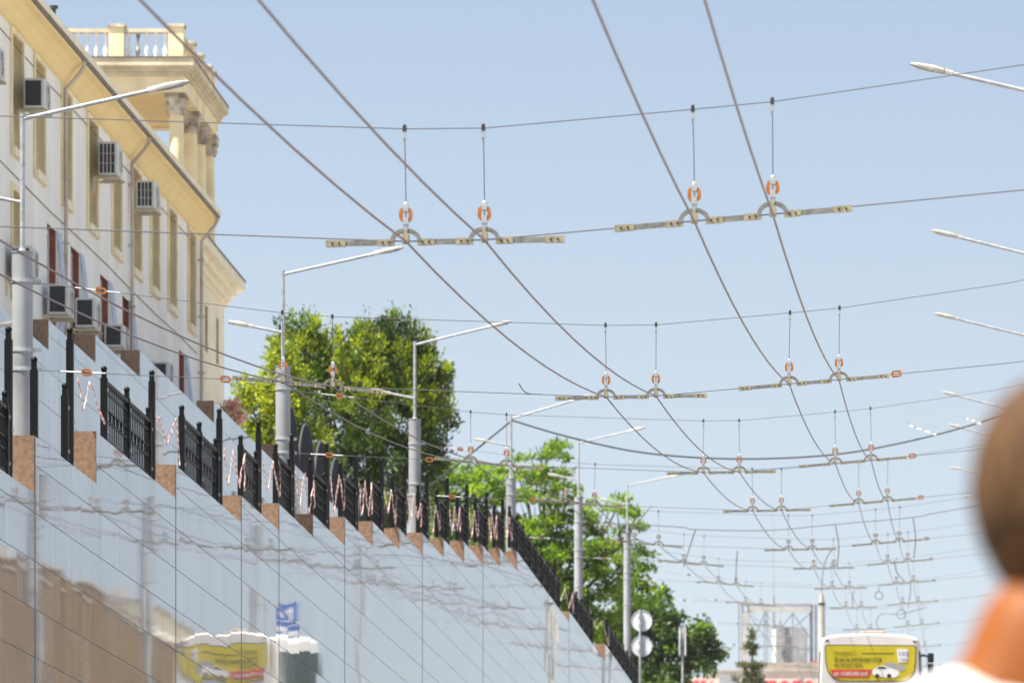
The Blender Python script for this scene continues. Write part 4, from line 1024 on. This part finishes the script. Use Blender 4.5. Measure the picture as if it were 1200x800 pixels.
tk = empty('red_tank', P(955, 785, DB - .5), 'small red tank at the roof edge just left of the bus', 'tank')
obj('body', MB().tube([P(955, 785.3, DB + .5), P(955, 775, DB + .5)], .15, 12), M_RED2, tk); obj('lid', MB().tube([P(955, 775, DB + .5), P(955, 774, DB + .5)], .1, 12), M_RED2, tk)

# ------------------------------------------------------------------ bus
DBUS = 152.0; bxc = P(1019, 0, DBUS).x; zr = road_z(DBUS)
bus = empty('city_bus', (bxc, DBUS, zr), 'white city bus driving away with a yellow advert across its rear window', 'bus')
slope = math.atan((road_z(162) - zr) / 10)
TOPZ = P(0, 742.5, DBUS).z - zr; PXM = DBUS / F
def bsec(ins, y, zb_=.32):
    hw = 1.20 - ins; h = TOPZ - ins * .6; pts = []
    def cr(cx, cz, r, a0, a1, n=6):
        for k in range(n + 1):
            a = math.radians(a0 + (a1 - a0) * k / n); pts.append((cx + r * math.cos(a), y, cz + r * math.sin(a)))
    cr(hw - .05, zb_ + .05, .05, -90, 0, 3); cr(hw - .17, h - .20, .13, 0, 65)
    for k in range(-4, 5): pts.append((-k / 4 * (hw - .30), y, h - .04 * (abs(k) / 4) ** 2 * 1.0))
    cr(-hw + .17, h - .20, .13, 115, 180); cr(-hw + .05, zb_ + .05, .05, 180, 270, 3)
    # lean the flanks in a little towards the roof
    return [(x * (1 - .045 * max(0, (z - 1.0)) / 1.7), yy, z) for x, yy, z in pts]
secs = [bsec(.05, 0), bsec(.015, .03), bsec(0, .10), bsec(0, 9.3), bsec(.05, 9.45)]
n = len(secs[0]); bm_ = MB()
bm_.add([v for s_ in secs for v in s_], [(i * n + k, i * n + (k + 1) % n, (i + 1) * n + (k + 1) % n, (i + 1) * n + k) for i in range(4) for k in range(n)] + [tuple(range(n)), tuple(range(5 * n - 1, 4 * n - 1, -1))])
obj('body', bm_, M_BUS, bus, local=True, smooth=True)
def U(x): return (x - 1019) * PXM
def V_(y): return TOPZ - (y - 742.5) * PXM
adp = [(968, 757.5), (971, 756), (1070, 756.8), (1073, 758.5), (1072.5, 775), (1071, 786), (1067, 793), (1061, 797.5), (985, 797), (977, 793.5), (971, 786), (968.5, 775)]
def rear(poly, y0, y1): return MB().prism([(U(x), V_(y)) for x, y in poly], 'xz', y0, y1)
gk = [(1019 + (x - 1019) * 1.022, 777 + (y - 777) * 1.045) for x, y in adp]
obj('window_gasket', rear(gk, -.008, .02), M_RUB, bus, local=True)
adv = obj('advert', rear(adp, -.014, -.009), M_AD, bus, local=True)
obj('advert_band', rear([(972.5, 784), (1023, 784), (1018, 793.5), (977, 793.5)], -.019, -.015), M_RED, adv, local=True)
def rtext(t, x, yb, w_, size, m):
    me = text_mesh(t, size, m, .001); xs_ = [v.co.x for v in me.vertices]; k = w_ * PXM / (max(xs_) - min(xs_))
    o = share('lettering', me, adv, (U(x), -.022, V_(yb))); o.rotation_euler = (math.pi / 2, 0, 0); o.scale = (k, 1, 1)
rtext('ПОДКАТ', 978, 766.5, 23, .085, M_ADD)
rtext('Деньги для водителей', 977.5, 774, 55, .115, M_ADD)
rtext('на личное авто', 977.5, 780, 33, .085, M_ADD)
rtext('до 15.000.000 руб', 977, 791, 40, .12, M_WHITE)
obj('advert_rule', rear([(1010, 764.8), (1048, 765), (1048, 765.7), (1010, 765.5)], -.018, -.0145), M_ADD, adv, local=True)
rp = obj('route_plate', rear([(1051, 760.5), (1064.5, 760.5), (1063.5, 776), (1052.5, 776)], -.02, -.0145), M_WHITE, adv, local=True)
M_PUR = mat('route_purple', (.20, .17, .42), .5, 0, .5, .05, 6)
for (t, x, yb, w_, sz) in (('105', 1052.5, 768, 10.5, .14), ('105', 1054, 774.5, 8.5, .10)):
    me = text_mesh(t, sz, M_PUR, .001); xs_ = [v.co.x for v in me.vertices]; k = w_ * PXM / (max(xs_) - min(xs_))
    o = share('lettering', me, rp, (U(x), -.0225, V_(yb))); o.rotation_euler = (math.pi / 2, 0, 0); o.scale = (k, 1, 1)
car = obj('advert_car', rear([(1022, 788), (1023, 784.5), (1026, 783), (1029, 780.5), (1036, 779.5), (1042, 782), (1049, 784), (1053, 786), (1054, 790), (1050, 793), (1042, 794), (1030, 792), (1024, 791)], -.021, -.0155), M_WHITE, adv, local=True)
obj('advert_car_window', rear([(1027, 783), (1030, 781.2), (1035, 780.6), (1040, 782.6), (1034, 783.4)], -.024, -.0215), M_ADD, car, local=True)
for x in (1028, 1042): obj('advert_car_wheel', rear([(x + 2.6 * math.cos(q), 791.6 + 2.6 * math.sin(q)) for q in [2 * math.pi * k / 12 for k in range(12)]], -.025, -.0215), M_ADD, car, local=True)
obj('advert_truck', rear([(1036, 779), (1038, 776), (1046, 775.5), (1050, 778), (1060, 779), (1061, 785), (1054, 785.5), (1049, 783.5), (1042, 781.5)], -.0185, -.015), M_GREYB, adv, local=True)
for x in (969.5, 1072): obj('marker_lamp', rear([(x + 2.3 * math.cos(q), 750.3 + (x > 1000) * 1.2 + 1.0 * math.sin(q)) for q in [2 * math.pi * k / 12 for k in range(12)]], -.006, .03), M_ACD, bus, local=True)
obj('roof_hatch', MB().box(U(1007), U(1036), 1.2, 2.2, TOPZ - .05, TOPZ + .075), M_STONEB, bus, local=True, bevel=.02)
obj('rear_bumper', MB().box(-1.2, 1.2, -.07, .10, .34, .66), M_BUS, bus, local=True, bevel=.04)
obj('engine_grille', MB().box(-.62, .62, -.02, .02, .75, 1.25), M_ACD, bus, local=True)
obj('number_plate', MB().box(-.26, .26, -.082, -.072, .44, .55), M_WHITE, bus, local=True)
for s_ in (-1, 1):
    obj('tail_light', MB().box(min(s_ * .95, s_ * 1.1), max(s_ * .95, s_ * 1.1), -.02, .05, .80, 1.35), M_TAIL, bus, local=True, bevel=.01)
    sg = MB()
    sgx = lambda z: s_ * (1.2 * (1 - .045 * max(0, z - 1.0) / 1.7) + .004)
    for k in range(6):
        y0, y1 = .7 + k * 1.42, .7 + k * 1.42 + 1.34
        zl, zh = 1.35, 2.2
        sg.add([(sgx(zl), y0, zl), (sgx(zl), y1, zl), (sgx(zh), y1, zh), (sgx(zh), y0, zh), (sgx(zl) - s_ * .03, y0, zl), (sgx(zl) - s_ * .03, y1, zl), (sgx(zh) - s_ * .03, y1, zh), (sgx(zh) - s_ * .03, y0, zh)],
               [(0, 1, 2, 3), (7, 6, 5, 4), (0, 4, 5, 1), (1, 5, 6, 2), (2, 6, 7, 3), (3, 7, 4, 0)])
    obj('side_window', sg, M_MORT, bus, local=True)
    for y in (2.2, 7.6):
        wh = obj('wheel', MB().tube([(s_ * .92, y, .46), (s_ * 1.215, y, .46)], .46, 24), M_RUB, bus, local=True, smooth=True)
        obj('rim', MB().tube([(s_ * 1.21, y, .46), (s_ * 1.225, y, .46)], .26, 20), M_GALV, wh, local=True)
for (s_, mx0, mx1) in ((1, 1085, 1093), (-1, 949, 953)):
    if s_ == -1: continue
    mo = obj('wing_mirror', MB().box(U(1085), U(1093), 8.9, 9.02, V_(775.5), V_(763.5)).box(U(1085.3), U(1092.5), 8.9, 9.02, V_(795), V_(776.5)), M_RUB, bus, local=True, bevel=.03)
    obj('mirror_arm', MB().tube([(U(1078), 9.2, V_(766)), (U(1082), 9.1, V_(767)), (U(1087), 9.0, V_(768))], .03, 6), M_RUB, mo, local=True)
bus.rotation_euler = (slope, 0, 0)

# ------------------------------------------------------------------ across the street: tan stepped wall and pale houses (mirrored in the granite)
XO = 6.0; DO = -2 * WX + XO
def od(x, D=DO): return D * F / (VX - x)
steps = [(-700, 470), (-480, 520), (-300, 565), (-160, 600), (-60, 632), (0, 664), (14, 655), (26, 668), (36, 682), (66, 672), (78, 690), (94, 702), (106, 690), (122, 714), (140, 728), (160, 742), (176, 754), (215, 768), (262, 782)]
ow = empty('retaining_wall', (XO, od(-300), road_z(od(-300))), 'tan stone wall stepping along the opposite pavement, seen mirrored at the lower left of the granite', 'wall')
om = MB(); oc = MB()
for i, (x, y) in enumerate(steps[:-1]):
    a, b = od(x), od(steps[i + 1][0]); z = CZ + (HY - y) * (a + b) / 2 / F
    om.box(XO, XO + .5, a, b - .003, road_z(a) - .3, z)
    oc.box(XO - .04, XO + .54, a, b - .004, z + .002, z + .07)
obj('stonework', om, M_TAN, ow); obj('coping', oc, M_STONEB, ow)
def house(x0, x1, ytop, X, label, col):
    D = -2 * WX + X; a, b = od(x0, D), od(x1, D)
    if a > b: a, b = b, a
    z = CZ + (HY - ytop) * (a + b) / 2 / F; zb_ = road_z((a + b) / 2) - .5
    h = empty('pale_house', (X + 3, (a + b) / 2, zb_), label, 'house', 'pale houses across the street')
    obj('wall', MB().box(X, X + 7, a, b, zb_, z - .5), col, h)
    obj('roof', MB().prism([(X - .3, z - .5), (X + 3.5, z + .3), (X + 7.3, z - .5)], 'xz', a - .2, b + .2), M_ROOF, h)
    k = 0; y = a + .8
    while y < b - 1.4:
        wo = obj('window', MB().box(X - .05, X - .003, y, y + 1.0, z - 2.6, z - 1.2), M_WHITE, h)
        obj('pane', MB().box(X - .06, X - .052, y + .08, y + .92, z - 2.5, z - 1.3), M_GLASS, wo); y += 2.4; k += 1
    obj('chimney', MB().box(X + 2, X + 2.6, (a + b) / 2, (a + b) / 2 + .7, z - .2, z + .9), M_CONC, h)
house(-160, 17, 615, 11, 'tallest pale house behind the tan wall, nearest across the street', M_HOUSE)
house(24, 36, 640, 11, 'narrow pale house behind the tan wall, between two wider houses', M_HOUSE)
house(40, 104, 664, 12, 'middle-sized pale house behind the tan wall', M_CREAM)
house(108, 170, 700, 12.5, 'low long pale house behind the tan wall, next to the last one', M_HOUSE)
house(174, 236, 716, 13, 'farthest pale house across the street beyond the tan wall', M_CREAM)

# ------------------------------------------------------------------ the person in front
DPN = 7.2; pxx = P(1226, 0, DPN).x; pz = road_z(DPN) + .15
per = empty('person', (pxx, DPN, pz), 'person with short brown hair and white shirt, seen from behind at the right', 'person')
def skin_mesh(verts, edges, radii, name, m, levels=2, root=0):
    me = bpy.data.meshes.new(name); me.from_pydata(verts, edges, []); me.update()
    o = bpy.data.objects.new(name, me); COL.objects.link(o)
    md = o.modifiers.new('skin', 'SKIN'); md.use_smooth_shade = True; md.branch_smoothing = .3
    if not me.skin_vertices: me.attributes  # layer is made by the modifier
    for i, v in enumerate(me.skin_vertices[0].data):
        r = radii[i]; v.radius = r if isinstance(r, tuple) else (r, r); v.use_root = (i == root)
    sb = o.modifiers.new('sub', 'SUBSURF'); sb.levels = levels; sb.render_levels = levels
    dg = bpy.context.evaluated_depsgraph_get(); dg.update()
    m2 = bpy.data.meshes.new_from_object(o.evaluated_get(dg)); bpy.data.objects.remove(o)
    m2.materials.clear(); m2.materials.append(m); return m2
V = [(0, 0, .96), (0, -.005, 1.12), (0, -.01, 1.30), (0, -.012, 1.375), (0, -.005, 1.458), (0, .008, 1.56)]
R_ = [(.15, .105), (.135, .095), (.150, .105), (.105, .08), (.092, .082), (.080, .076)]
E = [(0, 1), (1, 2), (2, 3), (3, 4), (4, 5)]
def addv(p, r, par): V.append(p); R_.append(r); E.append((par, len(V) - 1)); return len(V) - 1
for s_ in (-1, 1):
    a = addv((s_ * .165, -.01, 1.35), .056, 3); a = addv((s_ * .225, -.03, 1.25), .048, a); b = addv((s_ * .25, -.035, 1.12), .042, a)
    c = addv((s_ * .262, .02, .97), .036, b); w_ = addv((s_ * .27, .06, .87), (.028, .022), c); h_ = addv((s_ * .272, .085, .80), (.036, .018), w_)
    for k, (dx, L) in enumerate(((.028, .070), (.010, .080), (-.009, .075), (-.026, .058))):
        f1 = addv((s_ * .272 + .006, .092 + dx, .765), .0095, h_); f2 = addv((s_ * .270, .094 + dx, .765 - L * .55), .0085, f1); addv((s_ * .262, .090 + dx, .765 - L), .0075, f2)
    t_ = addv((s_ * .262, .125, .83), .011, w_); addv((s_ * .258, .145, .795), .009, t_)
    hp = addv((s_ * .092, 0, .88), .092, 0); kn = addv((s_ * .10, .015, .50), .058, hp); cf = addv((s_ * .10, -.015, .36), .056, kn); an = addv((s_ * .10, -.01, .09), .038, cf); addv((s_ * .11, .14, .035), (.04, .028), an)
bme = skin_mesh(V, E, R_, 'body', M_SKIN)
# head with a face, merged into the body mesh
hb = bmesh.new(); bmesh.ops.create_uvsphere(hb, u_segments=36, v_segments=24, radius=1)
for v in hb.verts:
    x, y, z = v.co
    w_ = .076 * (1 - .16 * max(0, -z)); q = Vector((x * w_, y * .097, z * .118))
    if y > 0 and z < 0: q.y *= 1 - .05 * z * z; 
    if y < -.2 and z < -.35: q.y *= .80                      # nape
    if y > .85:
        if abs(x) < .24 and -.38 < z < .08: q.y += .020 * (1 - abs(x) / .24) * (1 - abs(z + .22) / .34)      # nose
        if .12 < abs(x) < .5 and .02 < z < .2: q.y -= .007     # eye sockets
    if y > .6 and -.95 < z < -.7: q.y += .010                  # chin
    v.co = q + Vector((0, .018, 1.637))
for s_ in (-1, 1):
    r = bmesh.ops.create_uvsphere(hb, u_segments=10, v_segments=8, radius=1)
    for v in r['verts']: v.co = Vector((s_ * (.074 + .009 * v.co.x * s_ + .004 * v.co.z), .022 + .019 * v.co.y, 1.632 + .030 * v.co.z))
hm = bpy.data.meshes.new('head'); hb.to_mesh(hm)
bb = bmesh.new(); bb.from_mesh(bme); bb.from_mesh(hm); fin = bpy.data.meshes.new('body'); bb.to_mesh(fin); bb.free()
fin.polygons.foreach_set('use_smooth', [True] * len(fin.polygons)); fin.materials.append(M_SKIN)
share('body', fin, per)
# hair: offset shell over the scalp, cut at the hairline
hh = bmesh.new(); bmesh.ops.create_uvsphere(hh, u_segments=48, v_segments=36, radius=1)
kill = []
for v in hh.verts:
    x, y, z = v.co; hl = -.84 if y < -.15 else (-.84 + (y + .15) / .75 * 1.34 if y < .6 else .5)
    if z < hl: kill.append(v); continue
    w_ = .076 * (1 - .16 * max(0, -z)); f = 1.10 + .012 * math.sin(x * 31 + z * 17) * math.cos(y * 27)
    q = Vector((x * w_, y * .097, z * .118)) * f
    if y < -.2 and z < -.35: q.y *= .84
    v.co = q + Vector((0, .018, 1.637))
bmesh.ops.delete(hh, geom=kill, context='VERTS')
hme = bpy.data.meshes.new('hair'); hh.to_mesh(hme); hme.materials.append(M_HAIR); hme.polygons.foreach_set('use_smooth', [True] * len(hme.polygons))
share('hair', hme, per)
ey = MB()
for s_ in (-1, 1): ey.sphere((s_ * .031, .018 + .083, 1.650), .012, 10, 6)
obj('eyes', ey, M_WHITE, per, local=True, smooth=True)
obj('lips', MB().sphere((0, .018 + .088, 1.578), .02, 10, 6, (1, .3, .28)), mat('lips', (.45, .17, .13), .5), per, local=True, smooth=True)
SV = [(0, 0, .93), (0, -.005, 1.12), (0, -.01, 1.30), (0, -.012, 1.385), (0, -.004, 1.472)]; SR = [(.172, .125), (.155, .115), (.172, .126), (.122, .104), (.092, .088)]; SE = [(0, 1), (1, 2), (2, 3), (3, 4)]
for s_ in (-1, 1):
    SV.append((s_ * .168, -.01, 1.35)); SR.append(.068); SE.append((3, len(SV) - 1)); SV.append((s_ * .228, -.03, 1.24)); SR.append(.068); SE.append((len(SV) - 2, len(SV) - 1))
share('shirt', skin_mesh(SV, SE, SR, 'shirt', M_SHIRT), per)
TV = [(0, 0, .98)]; TR = [(.165, .12)]; TE = []
for s_ in (-1, 1):
    p0 = 0
    for q, r in (((s_ * .095, 0, .86), .112), ((s_ * .10, .012, .50), .083), ((s_ * .10, -.01, .10), .07)):
        TV.append(q); TR.append(r); TE.append((p0, len(TV) - 1)); p0 = len(TV) - 1
share('trousers', skin_mesh(TV, TE, TR, 'trousers', M_TROU), per)
for s_ in (-1, 1):
    sh_ = MB().prism([(s_ * .105 + a, b) for a, b in [(-.045, -.10), (.045, -.10), (.052, .05), (.045, .16), (.015, .20), (-.015, .20), (-.045, .16), (-.052, .05)]], 'xy', 0, .075)
    obj('shoe', sh_, M_RUB, per, local=True, bevel=.015)

# ------------------------------------------------------------------ summer haze over the street
hz = MB().box(-70, 70, -40, 420, -8, 48)
ho = tag(obj('haze', hz, None), kind='stuff')
hm_ = bpy.data.materials.new('haze_air'); hm_.use_nodes = True; hn = hm_.node_tree
hn.nodes.remove(hn.nodes['Principled BSDF']); pv = hn.nodes.new('ShaderNodeVolumePrincipled')
pv.inputs['Color'].default_value = (.93, .95, 1, 1); pv.inputs['Density'].default_value = .00006; pv.inputs['Anisotropy'].default_value = .2
hn.links.new(pv.outputs[0], hn.nodes['Material Output'].inputs['Volume']); ho.data.materials.append(hm_)
